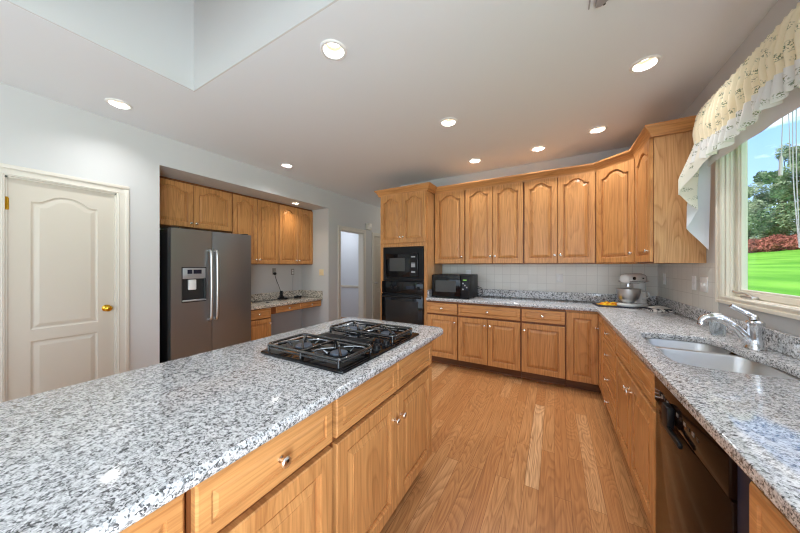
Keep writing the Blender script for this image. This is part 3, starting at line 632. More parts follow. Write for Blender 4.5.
# ------------------------------------------------------------------ countertop under window and along back wall
ct = thing('countertop', 'L-shaped speckled grey granite countertop along back wall and window', 'countertop', (0, 0, .877))
sinkhole = chaikin([(.474, 1.80), (.486, 1.69), (.60, 1.668), (.80, 1.668), (.895, 1.685), (.900, 1.97), (.850, 2.05), (.842, 2.30), (.80, 2.385), (.54, 2.385), (.478, 2.32), (.472, 2.05), (.482, 1.95)], 2)
MB().prism([(-1.5485, 3.457), (.378, 3.457), (.378, -.294), (XW-.0005, -.294), (XW-.0005, YW-.0075), (-1.5485, YW-.0075)], 0, .038, holes=[sinkhole], bev=.006).build('counter_slab', GRAN, ct)
MB().box(-1.528, XW-.0275, YW-.0285, YW-.008, .0385, .14, .003).box(XW-.0275, XW-.008, -.29, YW-.008, .0385, .14, .003).box(-1.5485, -1.529, 3.50, YW-.008, .0385, .14, .003).build('backsplash_strip', GRANS, ct)
# sink
sk = thing('sink', 'double-bowl undermount stainless steel sink in the granite below the window', 'sink', (0, 0, 0))
def bowl(x0, x1, y0, y1, zb, r):
    m_ = MB(); Lp = lambda d, z, rr: [V((x, y, z)) for x, y in rrect(x0+d, x1-d, y0+d, y1-d, rr, 6)]
    m_.loops([Lp(-.012, .8755, r+.012), Lp(0, .8755, r), Lp(.003, .868, r), Lp(.012, zb+.03, r), Lp(.04, zb, r*.8)], cap1=True)
    b_ = m_.build('bowl', STEEL, sk, ang=50)
    cx, cy = (x0+x1)/2, (y0+y1)/2
    MB().lathe([(.055, zb+.0005), (.052, zb+.004), (.038, zb+.003), (.034, zb+.001), (.0005, zb+.001)], 24, Matrix.Translation((cx, cy, 0))).build('drain', CHROME, b_)
bowl(.490, .890, 1.688, 2.128, .70, .07); bowl(.484, .842, 2.162, 2.400, .73, .08)
MB().box(.50, .85, 2.130, 2.160, .845, .876, .004, 2).build('divider', STEEL, sk)
# faucet
fx, fy, z0 = .925, 2.19, .9155
fc = thing('kitchen_faucet', 'chrome single-lever kitchen faucet arching over the sink', 'faucet', (fx, fy, z0))
MB().lathe([(.040, 0), (.040, .006), (.035, .012), (.033, .05), (.033, .115), (.035, .118), (.035, .140), (.028, .147), (.0005, .150)], 28).build('body', CHROME, fc, ang=40)
MB().tube(smoothpath([(-.012, .0, .030), (-.038, .002, .062), (-.078, .004, .112), (-.125, .007, .146), (-.166, .010, .150), (-.188, .012, .138), (-.196, .013, .122)], 6), [.027]*4+[.026]*4+[.024]*5+[.022]*6+[.019]*8+[.018]*10, 14).build('spout', CHROME, fc, ang=60)
MB().lathe([(.0185, 0), (.0195, -.006), (.0195, -.018), (.016, -.020), (.0005, -.020)], 18, Matrix.Translation((-.196, .013, .122))).build('aerator', CHROME, fc)
MB().tube(smoothpath([(-.002, 0, .150), (-.006, .004, .166), (-.030, .006, .184), (-.064, .008, .206), (-.084, .010, .220)], 5), [.018]*6+[.014]*5+[.012]*5+[.012]*5, 10).build('lever', CHROME, fc, ang=60)
sp = thing('soap_dispenser', 'small clear soap bottle with white cap behind the faucet spout', 'soap dispenser', (.895, 2.49, .9155))
MB().box(-.032, .032, -.026, .026, 0, .088, .010, 3).build('bottle', CLEAR, sp)
MB().lathe([(.020, .0885), (.020, .105), (.012, .110), (.010, .124), (.018, .126), (.018, .138), (.0005, .140)], 16).tube([(0, 0, .132), (-.02, -.006, .134), (-.038, -.010, .128)], .006, 8).build('pump_cap', WHITE, sp)

# ================================================================== island
XI = -.726
G = 'cabinets on the front of the island'
isl = [('oak island cabinet with a knobbed drawer over a door, left of the cooktop cabinet', .296, .457, [('drawer', .010, .447, .712, .856), ('door', .010, .447, ZD0, .690, 0, (.042, .60))]),
       ('oak island cabinet at the lower left edge of the picture', -.1615, .457, [('drawer', .010, .447, .712, .856), ('door', .010, .447, ZD0, .690, 0, (.415, .60))]),
       ('wide oak island cabinet under the cooktop with two doors and two false drawer fronts', .7535, .917, [('drawer', .010, .452, .712, .856, False), ('drawer', .464, .907, .712, .856, False), ('door', .010, .452, ZD0, .690, 0, (.427, .575)), ('door', .464, .907, ZD0, .690, 0, (.492, .575))]),
       ('oak island cabinet at the camera end of the island', -.6195, .4575, [('drawer', .010, .447, .712, .856), ('door', .010, .447, ZD0, .690, 0, (.415, .60))])]
for lab, y, w_, fr in isl: cabinet('island_cabinet', lab, (XI, y, 0), PI/2, w_, .60, ZB, ZT, fr, group=G)
tag(MB().box(-1.345, -1.3275, -.62, 1.6705, .001, .876).build('island_back_panel', OAK), 'plain oak panel closing the far side of the island', 'panel')
it = MB().prism(rrect(-1.558, -.667, -.72, 1.852, .085, 6), .877, .915, bev=.014, seg=4).build('island_countertop', GRAN)
tag(it, 'thick rounded-edge speckled granite slab on top of the island', 'countertop')
# cooktop
cx0, cx1, cy0, cy1 = -1.290, -.742, .838, 1.568
ck = thing('gas_cooktop', 'black four-burner gas cooktop with centre vent set in the island granite', 'cooktop', (0, 0, .9155))
MB().prism(rrect(cx0, cx1, cy0, cy1, .018, 4), 0, .010, bev=.003, seg=2).build('glass_base', BLACK, ck)
for gy0, gy1 in ((.862, 1.098), (1.296, 1.532)):
    gx0, gx1 = -1.262, -.775; gm = (gy0+gy1)/2; z_ = .044; cxm = (gx0+gx1)/2
    g = MB(); rr = .0065
    fr_ = [(x, y, z_) for x, y in rrect(gx0, gx1, gy0, gy1, .03, 4)]
    g.tube(fr_+[fr_[0]], rr, 8); g.tube([(cxm, gy0, z_), (cxm, gy1, z_)], rr, 8)
    for bx in (-1.130, -.890):
        for k in range(4):
            a = PI/4+k*PI/2; ex, ey = bx+.125*math.cos(a), gm+.118*math.sin(a)
            g.tube([(ex, ey, z_), (bx+.075*math.cos(a), gm+.075*math.sin(a), z_+.009), (bx+.022*math.cos(a), gm+.022*math.sin(a), z_+.009)], [.006, .0055, .005], 8)
            g.tube([(bx+.075*math.cos(a), gm+.075*math.sin(a), z_+.006), (bx+.052*math.cos(a), gm+.052*math.sin(a), .03)], .005, 6)
    for lx in (gx0+.012, cxm, gx1-.012):
        for ly in (gy0+.003, gy1-.003): g.tube([(lx, ly, .0105), (lx, ly, z_)], .007, 8)
    # low skirt bars of the grate
    g.box(gx0+.004, gx0+.016, gy0+.02, gy1-.02, .024, .032); g.box(gx1-.016, gx1-.004, gy0+.02, gy1-.02, .024, .032)
    g.box(gx0+.02, gx1-.02, gy0+.001, gy0+.010, .024, .032); g.box(gx0+.02, gx1-.02, gy1-.010, gy1-.001, .024, .032)
    g.build('grate', IRON, ck, ang=50)
    for bx in (-1.130, -.890):
        bb = MB().lathe([(.058, .0102), (.056, .014), (.046, .016), (.044, .022), (.0005, .022)], 28, Matrix.Translation((bx, gm, 0))).build('burner', BLACKP, ck)
        MB().lathe([(.041, .0225), (.042, .027), (.039, .031), (.0005, .0325)], 28, Matrix.Translation((bx, gm, 0))).build('burner_cap', BURN, bb)
for vx0, vx1 in ((-1.255, -1.075), (-1.070, -.890)):
    g = MB(); g.box(vx0, vx1, 1.128, 1.266, .0102, .013)
    for k in range(9): g.box(vx0+.004, vx1-.004, 1.132+k*.0148, 1.1395+k*.0148, .013, .019)
    g.build('vent_grille', GRILL, ck)
for kx, ky in ((-.845, 1.150), (-.790, 1.150), (-.845, 1.240), (-.790, 1.240)):
    MB().lathe([(.024, .0102), (.024, .014), (.019, .016), (.017, .034), (.014, .037), (.0005, .037)], 20, Matrix.Translation((kx, ky, 0))).box(kx-.004, kx+.004, ky-.016, ky+.016, .036, .041, .001).build('control_knob', BLACKP, ck)

# ================================================================== refrigerator alcove
fr = thing('refrigerator', 'dark slate-grey side-by-side refrigerator with ice dispenser in the alcove', 'refrigerator', (XL, 1.348, 0), PI/2)
MB().box(.004, .910, .085, .70, .02, 1.765, .004).build('cabinet_body', SLATED, fr)
MB().box(.01, .904, .05, .085, .02, .10).build('toe_grille', SLATED, fr)
fd = MB()
DX = .414
# freezer door with dispenser recess: built round the opening
fx0, fx1, fz0, fz1 = .105, .348, .945, 1.335
for a in ((.003, fx0, .105, 1.775), (fx1, DX-.003, .105, 1.775), (fx0, fx1, .105, fz0), (fx0, fx1, fz1, 1.775)): fd.box(a[0], a[1], .0, .08, a[2], a[3])
fd.box(fx0, fx1, .06, .08, fz0, fz1)
fz = fd.build('freezer_door', SLATE, fr)
MB().box(fx0-.004, fx1+.004, -.004, .012, fz0-.012, fz0+.012, .003).box(fx0-.004, fx0+.006, -.003, .01, fz0, fz1, .002).box(fx1-.006, fx1+.004, -.003, .01, fz0, fz1, .002).box(fx0-.004, fx1+.004, -.003, .01, fz1-.006, fz1+.005, .002).build('dispenser_frame', SLATED, fz)
dpn = MB().box(fx0+.006, fx1-.006, -.006, .05, 1.205, 1.329, .004, 2).build('dispenser_panel', GREYP, fz)
MB().box(fx0+.055, fx0+.105, -.0075, -.0065, 1.27, 1.308).box(fx0+.115, fx1-.045, -.0075, -.0065, 1.27, 1.308).build('display', LCD, dpn) if False else None
MB().box(fx0+.050, fx0+.098, -.0085, -.0065, 1.262, 1.310).build('display', LCD, fz); MB().box(fx0+.110, fx1-.050, -.0085, -.0065, 1.262, 1.310).build('display', LCD, fz)
MB().box(fx0+.006, fx1-.006, .045, .059, fz0+.01, 1.205).build('dispenser_recess', SLATED, fz)
MB().box(fx0+.07, fx0+.15, .012, .044, 1.075, 1.195, .008, 2).build('dispenser_paddle', WHITE, fz)
MB().box(fx0, fx1, -.010, .05, fz0, fz0+.014, .003).build('drip_tray', GREYP, fz)
rd = MB().box(DX+.003, .911, 0, .08, .105, 1.775, .006, 2).build('fresh_food_door', SLATE, fr)
for par, hx in ((fz, DX-.032), (rd, DX+.034)):
    MB().tube(smoothpath([(hx, -.001, .70), (hx, -.045, .715), (hx, -.055, .80), (hx, -.060, 1.11), (hx, -.055, 1.43), (hx, -.045, 1.525), (hx, -.001, 1.54)], 5), .0145, 12).build('door_handle', STEEL, par, ang=60)
for hx in (.06, .85): MB().box(hx-.03, hx+.03, .02, .12, 1.776, 1.79, .003).build('hinge_cap', SLATED, fr)
# alcove wall cabinets
XA = -4.071; da = XA-ALX-.0015
G = 'oak wall cabinets in the alcove'
def alc(label, y, w_, z0, fronts): return cabinet('alcove_wall_cabinet', label, (XA, y, 0), PI/2, w_, da, z0, 2.424, fronts, toe=False, group=G, top=True)
alc('short two-door oak wall cabinet above the refrigerator', 1.2545, .9715, 1.838, [('door', .010, .479, 1.848, 2.395, .05, (.452, 1.90)), ('door', .484, .962, 1.848, 2.395, .05, (.511, 1.90))])
alc('two-door oak wall cabinet right beside the refrigerator in the alcove', 2.2265, .763, ZU0, [('door', .008, .378, 1.388, 2.395, .05, (.350, 1.45)), ('door', .384, .755, 1.388, 2.395, .05, (.412, 1.45))])
alc('two-door oak wall cabinet at the right end of the alcove, lit by the soffit light', 2.990, .748, ZU0, [('door', .008, .374, 1.388, 2.395, .05, (.347, 1.45)), ('door', .380, .740, 1.388, 2.395, .05, (.408, 1.45))])
# desk
XD = -3.845; dd_ = XD-ALX-.0015
cabinet('desk_cabinet', 'narrow oak desk cabinet with drawer and door beside the refrigerator', (XD, 2.275, 0), PI/2, .42, dd_, ZB, .715,
        [('drawer', .010, .410, .560, .700), ('door', .010, .410, ZD0, .545, 0, (.385, .47))])
ap = thing('desk_drawer_unit', 'oak apron with two shallow drawers under the alcove desk top', 'drawer', (XD, 2.696, 0), PI/2)
MB().box(.0, 1.042, 0, .018, .600, .715).box(.0, .018, .018, dd_-.01, .600, .715).box(1.024, 1.042, .018, dd_-.01, .600, .715).build('apron', OAK_SHADE, ap)  # apron darkened to paint in the shade round the drawers
drawer(ap, .085, .535, .608, .705); drawer(ap, .548, 1.030, .608, .705)
dk = thing('desk_countertop', 'warm-lit speckled granite desk top with low backsplash in the alcove', 'countertop', (0, 0, .7155))
MB().box(ALX+.0005, -3.795, 2.268, 3.7385, 0, .044, .005, 2).build('slab', GRANW, dk)
MB().box(ALX+.0005, ALX+.020, 2.268, 3.7385, .0445, .165, .003).box(ALX+.0205, -3.80, 3.7185, 3.7385, .0445, .165, .003).build('backsplash_strip', GRANW, dk)
ZK = .7600
ph = thing('telephone', 'black cordless telephone standing in its charger on the alcove desk', 'telephone', (-4.22, 3.19, ZK), 1.2)
MB().box(-.075, .075, -.055, .055, 0, .030, .010, 2).box(-.055, .015, -.035, .045, .030, .052, .006).build('charger_base', BLACKP, ph)
MB().box(-.042, .006, -.010, .018, .045, .150, .008, 2, M=Matrix.Rotation(-.12, 4, 'X')).build('handset', BLACKP, ph)
MB().box(.025, .065, -.03, .03, .030, .044, .004).build('keypad', GREYP, ph)
pb = thing('answering_machine', 'small flat black device on the alcove desk right of the telephone', 'device', (-4.20, 3.50, ZK), 1.3)
MB().box(-.06, .06, -.035, .035, 0, .028, .006, 2).build('body', BLACKP, pb); MB().box(-.03, .0, -.036, -.02, .028, .045, .003).build('button', BLACKP, pb)
ds = thing('candle_dish', 'small cream dish with a dark centre on the desk beside the refrigerator', 'dish', (-4.08, 2.47, ZK))
MB().lathe([(.035, 0), (.050, .012), (.056, .030), (.052, .032), (.046, .016), (.0005, .014)], 24).build('dish', IVORY, ds); MB().lathe([(.028, .0155), (.028, .034), (.0005, .036)], 20).build('candle', BLACKP, ds)
tag(MB().box(-.035, .035, -.012, .012, 0, .010, .003).build('remote_control', BLACKP), 'tiny dark flat gadget lying on the desk between dish and telephone', 'gadget').location = (-4.02, 2.76, ZK)
def outlet(name, label, cat, M, m=WHITE, w=.072, h=.116, n=1, switch=False, group=None, slotm=None):
    o = thing(name, label, cat, M.to_translation(), M.to_euler().z, group)
    MB().box(-w/2, w/2, -.006, -.0005, -h/2, h/2, .002, 2).build('cover_plate', m, o)
    for k in range(n):
        cx = (k-(n-1)/2)*.046
        if switch: MB().box(cx-.006, cx+.006, -.014, -.006, -.012, .014, .002).build('toggle', m, o)
        else:
            for dz in (-.022, .022): MB().box(cx-.016, cx+.016, -.0075, -.006, dz-.014, dz+.014, .003).build('socket', slotm or m, o)
    return o
def at(x, y, z, rz): return Matrix.Translation((x, y, z)) @ Matrix.Rotation(rz, 4, 'Z')
outlet('wall_outlet', 'grey outlet with black plug, on the alcove wall above the telephone', 'outlet', at(ALX, 3.125, 1.255, PI/2), PLATE, group='wall outlets')
outlet('wall_outlet', 'grey outlet on the alcove wall, right of the one with the black plug', 'outlet', at(ALX, 3.52, 1.240, PI/2), PLATE, group='wall outlets', slotm=WHITE)
outlet('light_switch', 'ivory double light switch on the side wall of the alcove', 'switch', at(-3.83, 3.739, 1.230, 0), IVORY, .116, .116, 2, True)
outlet('wall_outlet', 'white outlet on the tiled back wall between the two counter ends', 'outlet', at(.055, YW-.007, 1.197, 0), group='wall outlets')
outlet('wall_outlet', 'white outlet just above the countertop microwave', 'outlet', at(-1.13, YW-.007, 1.235, 0), group='wall outlets')
outlet('light_switch', 'white switch plate on the right wall nearest the corner', 'switch', at(XW-.007, 3.87, 1.217, -PI/2), WHITE, .072, .116, 1, True)
outlet('wall_outlet', 'white outlet on the tiled right wall, third fitting from the window', 'outlet', at(XW-.007, 3.17, 1.213, -PI/2), group='wall outlets')
outlet('light_switch', 'white double switch plate on the right wall next to the window', 'switch', at(XW-.007, 3.00, 1.210, -PI/2), WHITE, .116, .116, 2, True)
tag(MB().tube(smoothpath([(ALX+.012, 3.135, 1.19), (ALX+.03, 3.15, 1.10), (ALX+.05, 3.19, .98), (ALX+.08, 3.21, .86), (-4.26, 3.20, .80), (-4.25, 3.20, .785)], 6), .004, 8).build('phone_cord', BLACKP), 'black cord hanging from the outlet down to the telephone', 'cord')
pl = thing('power_adapter', 'round black plug adapter plugged into the outlet above the telephone', 'plug', (ALX+.0085, 3.125, 1.215), PI/2)
MB().lathe([(.024, 0), (.024, .03), (.016, .036), (.0005, .036)], 18, RX).build('adapter_body', BLACKP, pl)
tag(MB().tube(smoothpath([(ALX+.010, 3.52, 1.205), (ALX+.025, 3.51, 1.12), (ALX+.03, 3.49, .98), (ALX+.06, 3.49, .86), (-4.26, 3.49, .80), (-4.238, 3.495, .784)], 6), .003, 8).build('device_cord', GREYP), 'thin grey cord hanging from the right-hand outlet of the alcove wall', 'cord')
ch = thing('door_chime', 'cream door-chime box on the wall above the doorway casing', 'door chime', (XL, 4.965, 2.235), PI/2)
MB().box(-.085, .085, -.05, -.0005, -.075, .075, .008, 2).build('chime_cover', TRIM, ch); MB().box(-.06, .06, -.052, -.050, -.02, -.012).build('sound_slot', GREYP, ch)

# ================================================================== things on the counters
mc = thing('countertop_microwave', 'black countertop microwave standing on the granite by the oven cabinet', 'microwave', (-1.490, 3.535, .9155))
MB().box(.0, .53, .02, .42, .012, .318, .006, 2).build('housing', BLACKP, mc)
MB().box(.002, .405, -.012, .0195, .014, .316, .006, 2).build('door', BLACK, mc)
MB().box(.055, .345, -.0145, -.0125, .085, .240, .001).build('door_window', SCREEN, mc)
cpn = MB().box(.408, .528, -.010, .0195, .014, .316, .006, 2).build('control_panel', BLACKP, mc)
MB().box(.440, .488, -.012, -.0105, .244, .258).build('display', LED, cpn)
for r_ in range(4):
    for c_ in range(3): MB().box(.432+c_*.025, .450+c_*.025, -.012, -.0105, .120+r_*.026, .138+r_*.026, .001).build('button', LCD if (r_+c_) % 3 else GREYP, cpn)
for x_ in (.04, .49):
    for y_ in (.05, .38): MB().cyl((x_, y_, 0), .014, 0, .0125, 12).build('foot', BLACKP, mc)
cpath = [(-.945+.055*math.cos(a), 3.93+.02*math.sin(a*2), .978+.055*math.sin(a)) for a in [k*.35 for k in range(19)]]
tag(MB().tube([(-.962, 3.94, .960)]+cpath+[(-.92, 4.03, 1.03), (-1.0, 4.055, 1.06)], .0035, 8).build('cord', BLACKP), 'coiled black power cord looped beside the countertop microwave', 'cord')
# stand mixer, nose towards the camera's left
mt = tag(MB().box(-.29, .25, -.17, .10, 0, .006, .002, M=Matrix()).build('counter_mat', NAVY), 'dark navy mat under the stand mixer on the corner of the counter', 'mat'); mt.location = (.68, 3.80, .9158); mt.rotation_euler = (0, 0, .10)
mx_ = thing('stand_mixer', 'white tilt-head stand mixer with steel bowl in the counter corner', 'mixer', (.735, 3.81, .9226), .86)
# local: nose towards -x
b = MB(); Lr = lambda s, z: [V((x*s, y*s, z)) for x, y in rrect(-.175, .165, -.095, .095, .09, 6)]
b.loops([Lr(.97, 0), Lr(1, .006), Lr(1, .020), Lr(.93, .030)], True, True); b.build('base', MIXW, mx_, ang=45)
b = MB(); Lc = lambda cx, hx, hy, z: [V((cx+x, y, z)) for x, y in rrect(-hx, hx, -hy, hy, min(hx, hy)*.9, 5)]
b.loops([Lc(.105, .062, .070, .028), Lc(.115, .050, .058, .08), Lc(.120, .044, .050, .16), Lc(.112, .050, .052, .22), Lc(.105, .055, .054, .245)], True, True); b.build('column', MIXW, mx_, ang=50)
b = MB(); Ls = []
for x, hy, zlo, zhi in ((-.150, .020, .275, .318), (-.145, .042, .256, .334), (-.125, .056, .246, .344), (-.06, .062, .240, .350), (.03, .062, .238, .352), (.10, .060, .238, .350), (.150, .052, .242, .340), (.172, .036, .254, .326), (.178, .015, .275, .306)):
    cz, hz = (zlo+zhi)/2, (zhi-zlo)/2
    Ls.append([V((x, hy*math.copysign(abs(math.cos(a))**.75, math.cos(a)), cz+hz*math.copysign(abs(math.sin(a))**.75, math.sin(a)))) for a in [2*PI*k/20 for k in range(20)]])
hd = b.loops(Ls, True, True).build('motor_head', MIXW, mx_, ang=60)
MB().box(-.130, .165, -.0635, .0635, .262, .270, .002).build('trim_band', CHROME, hd)
MB().lathe([(.017, 0), (.016, .012), (.0005, .014)], 16, Matrix.Translation((-.085, -.060, .300)) @ RX).build('attachment_knob', BLACKP, hd)
MB().lathe([(.007, 0), (.006, .012), (.0005, .013)], 12, Matrix.Translation((.06, -.060, .298)) @ RX).build('speed_lever', BLACKP, hd)
MB().lathe([(.026, .205), (.026, .240), (.018, .244), (.0005, .244)], 16, Matrix.Translation((-.075, 0, 0))).build('beater_hub', CHROME, hd)
MB().lathe([(.045, .031), (.042, .040), (.060, .050), (.088, .090), (.102, .140), (.106, .182), (.109, .184), (.1075, .187), (.103, .182), (.098, .140), (.082, .092), (.050, .056), (.0005, .050)], 32, Matrix.Translation((-.075, 0, 0))).build('bowl', STEEL, mx_, ang=50)
MB().tube(smoothpath([(-.012, -.095, .165), (-.0, -.14, .16), (.0, -.145, .11), (-.015, -.095, .08)], 6), .006, 8).build('bowl_handle', STEEL, mx_)
random.seed(5)
def crumple(name, m, nx, ny, sx, sy, h, f, seed, bend=0.0):
    rnd = random.Random(seed); ph = [rnd.uniform(0, 6) for _ in range(8)]
    top, bot = [], []
    bm = bmesh.new()
    def hh(u, v):
        e = min(1, 6*min(u, 1-u, v, 1-v)+.15)
        return h*e*(.55+.25*math.sin(f*u+ph[0]+2*math.sin(f*.6*v+ph[1]))+.2*math.sin(f*1.3*v+ph[2]+1.5*math.sin(f*u+ph[3])))
    g = [[bm.verts.new(((u-.5)*sx*(1+.08*math.sin(5*v+ph[4])), (v-.5)*sy*(1+.1*math.sin(6*u+ph[5])), max(.003, hh(u, v)))) for v in [j/(ny-1) for j in range(ny)]] for u in [i/(nx-1) for i in range(nx)]]
    g2 = [[bm.verts.new((q.co.x, q.co.y, 0)) for q in r] for r in g]
    for i in range(nx-1):
        for j in range(ny-1):
            bm.faces.new((g[i][j], g[i+1][j], g[i+1][j+1], g[i][j+1])); bm.faces.new((g2[i][j+1], g2[i+1][j+1], g2[i+1][j], g2[i][j]))
    for i in range(nx-1):
        bm.faces.new((g[i][0], g2[i][0], g2[i+1][0], g[i+1][0])); bm.faces.new((g[i+1][-1], g2[i+1][-1], g2[i][-1], g[i][-1]))
    for j in range(ny-1):
        bm.faces.new((g[0][j+1], g2[0][j+1], g2[0][j], g[0][j])); bm.faces.new((g[-1][j], g2[-1][j], g2[-1][j+1], g[-1][j+1]))
    bmesh.ops.recalc_face_normals(bm, faces=bm.faces)
    q = MB(); q.bm.free(); q.bm = bm
    return q.build(name, m, ang=70)
yl = tag(crumple('kitchen_cloth', noisy('yellow_orange_print', srgb(248, 200, 50), srgb(214, 120, 30), 30, .7, 1.0, .5, .6), 22, 14, .19, .11, .036, 9, 3), 'crumpled yellow and orange cloth lying on the navy mat left of the mixer', 'cloth'); yl.location = (.525, 3.765, .9230); yl.rotation_euler = (0, 0, .35)
tw = thing('folded_towel', 'folded grey and white patterned towel lying right of the mixer', 'towel', (.895, 3.57, .9158), .35)
t1 = crumple('lower_fold', TOWEL, 18, 12, .19, .20, .034, 5, 8); t1.parent = tw
t2 = crumple('upper_fold', noisy('towel_plain', (.66, .64, .60), (.50, .48, .45), 30), 18, 12, .15, .15, .018, 6, 12); t2.parent = tw; t2.location = (-.01, .02, .026)
# ================================================================== window dressing
XR = .940
cu = thing('window_valance', 'gathered cream floral valance with white ruffled hem over the window', 'curtain', (0, 0, 0))
def sheet(mb, rows):
    b = bmesh.new(); vv = [[b.verts.new(p) for p in r] for r in rows]
    for r, q in zip(vv, vv[1:]):
        for i in range(len(r)-1): b.faces.new((r[i], r[i+1], q[i+1], q[i]))
    return mb._merge(b)
rnd = random.Random(11)
YV0, YV1 = 2.79, .42; NV = 460
ys = [YV0+(YV1-YV0)*i/(NV-1) for i in range(NV)]
fa, fb, fc_ = rnd.uniform(0, 6), rnd.uniform(0, 6), rnd.uniform(0, 6)
def fold(y, k): return .5+.5*math.sin(98*y+fa+1.8*math.sin(11*y+fb)+k)
rows = []
for j in range(15):
    t = j/14; z = 2.487-(2.487-2.185)*t; row = []
    for y in ys:
        gather = .5+.5*math.sin(150*y+3*math.sin(17*y))
        hem = .018*math.sin(7.5*y+fc_)
        amp = .014+.024*min(1, t*1.6)
        x = XR-.012-amp*fold(y, .0)-.010*gather*math.exp(-((t-.16)/.10)**2)-.016*math.sin(PI*min(1, t*1.15))-.016*t
        if j == 0: x = XR-.012-.010*gather
        zz = z+(hem*t)+(.010*gather if j == 0 else 0)
        row.append(V((x, y, zz)))
    rows.append(row)
vp = sheet(MB(), rows).build('valance_cloth', CREAM, cu, ang=80)
rows2 = []
for j in range(7):
    t = j/6; row = []
    for i, y in enumerate(ys):
        p = rows[-1][i]; rf = math.sin(70*y+2.2*math.sin(13*y)+.8*t)
        row.append(V((p.x-.004-.010*t-.016*t*rf, y, p.z+.022-.118*t+.012*t*math.sin(31*y+1)-.006*t*rf)))
    rows2.append(row)
sheet(MB(), rows2).build('ruffled_hem', WHITEF, cu, ang=80)
rows3 = [[V((XR+.012-.004*math.sin(22*y), y, z)) for y in ys[::6]] for z in (2.44, 2.30, 2.16, 2.065)]
sheet(MB(), rows3).build('lining', LINING, cu, ang=80)
# cascading tail at the left end of the window
tl = [(.935, 2.60, 2.12, .945), (.900, 2.66, 2.07, .940), (.830, 2.755, 1.95, .930), (.802, 2.775, 1.885, .928), (.815, 2.785, 1.875, .930), (.868, 2.795, 1.800, .936), (.909, 2.803, 1.761, .940), (.898, 2.812, 1.740, .944), (.868, 2.830, 1.660, .946), (.858, 2.840, 1.639, .948), (.878, 2.848, 1.610, .952), (.935, 2.856, 1.540, .962), (.988, 2.862, 1.470, .972)]
hem_ = smoothpath([(a[0], a[1], a[2]) for a in tl], 5); topx = smoothpath([(a[3], a[1], 0) for a in tl], 5)
rows4 = []
for j in range(22):
    t = j/21; row = []
    for h, tx in zip(hem_, topx):
        z = 2.47+(h.z-2.47)*t; f_ = min(1, t*1.25)**1.3
        y = min(h.y, 2.80)*(1-f_)+h.y*f_
        x = tx.x+(h.x-tx.x)*f_
        row.append(V((x-.004*math.sin(60*h.y+5*t), y, z)))
    rows4.append(row)
half = 30
sheet(MB(), [r[:half+1] for r in rows4]).build('cascade_tail', TAILC, cu, ang=75)
sheet(MB(), [r[half:] for r in rows4]).build('cascade_lining', LINING, cu, ang=75)
MB().tube([(XR, YV0+.02, 2.455), (XR, YV1-.02, 2.455)], .008, 10).box(XR-.006, XW-.001, YV0+.015, YV0+.025, 2.445, 2.465).box(XR-.006, XW-.001, YV1-.025, YV1-.015, 2.445, 2.465).build('curtain_rod', WHITE, cu)
bc = thing('blind_cord', 'thin white blind cord with a long tassel hanging in front of the window glass', 'cord', (1.02, 2.19, 2.28))
MB().tube([(0, 0, 0), (.002, .006, -.20), (.004, .018, -.36)], .0022, 6).tube([(0, -.03, 0), (.003, -.04, -.25), (.003, -.045, -.45)], .0015, 6).build('cord', WHITE, bc)
MB().tube([(.004, .018, -.355), (.004, .019, -.37), (.005, .026, -.455)], [.003, .007, .008], 8).build('tassel', WHITE, bc)
lc = thing('lift_cord', 'pair of pale slack cords hanging beside the window glass at the picture edge', 'cord', (1.02, 2.11, 2.28))
MB().tube(smoothpath([(0, .012, 0), (0, .010, -.45), (.002, -.004, -.66), (.003, -.022, -.84)], 6), .0019, 6).tube(smoothpath([(0, -.010, 0), (0, -.012, -.45), (.002, -.018, -.66), (.003, -.024, -.84)], 6), .0019, 6).build('cord', LINING, lc)
# ceiling fitting at the top edge of the picture
hk = thing('ceiling_mount', 'small white ceiling bracket with a thin rod at the top edge of the picture', 'bracket', (.20, 1.72, ZC))
MB().prism([(-.012, .048), (.012, .052), (.050, .020), (.050, -.05), (-.012, -.05)], -.022, -.0005).build('bracket_plate', GREYP, hk)
MB().tube([(-.040, .06, -.004), (-.040, -.07, -.004)], .0035, 8).build('rod', GREYP, hk)
MB().lathe([(.007, -.0005), (.006, -.006), (.0005, -.007)], 12, Matrix.Translation((.028, .066, 0))).build('screw', BLACKP, hk)

# ================================================================== outside the window
def hill(x): return -0.55+max(0.0, x-4)*.150
b = bmesh.new(); vs = []
nx, ny = 14, 12
for i in range(nx):
    x = 1.15+(70-1.15)*i/(nx-1)
    vs.append([b.verts.new((x, -60+240*j/(ny-1), hill(x) if x < 38 else hill(38)+(x-38)*.03)) for j in range(ny)])
for i in range(nx-1):
    for j in range(ny-1): b.faces.new((vs[i][j], vs[i+1][j], vs[i+1][j+1], vs[i][j+1]))
q = MB(); q.bm.free(); q.bm = b
lw = q.build('lawn', LAWN); lw['kind'] = 'stuff'; lw['label'] = 'bright green mown lawn rising behind the house'; lw['category'] = 'lawn'
def leaf_blob(seed, blobs, n, size):
    rnd = random.Random(seed); bm = bmesh.new()
    for _ in range(n):
        c, r = blobs[rnd.randrange(len(blobs))]
        d = V((rnd.gauss(0, 1), rnd.gauss(0, 1), rnd.gauss(0, 1))).normalized()
        p = V(c)+V((d.x*r[0], d.y*r[1], d.z*r[2]))*(rnd.random()**.33)
        a = V((rnd.gauss(0, 1), rnd.gauss(0, 1), rnd.gauss(0, 1))).normalized(); e = a.orthogonal().normalized(); s_ = size*rnd.uniform(.6, 1.3)
        bm.faces.new([bm.verts.new(p+a*s_), bm.verts.new(p+e*s_*.5), bm.verts.new(p-a*s_), bm.verts.new(p-e*s_*.5)])
    q = MB(); q.bm.free(); q.bm = bm
    return q
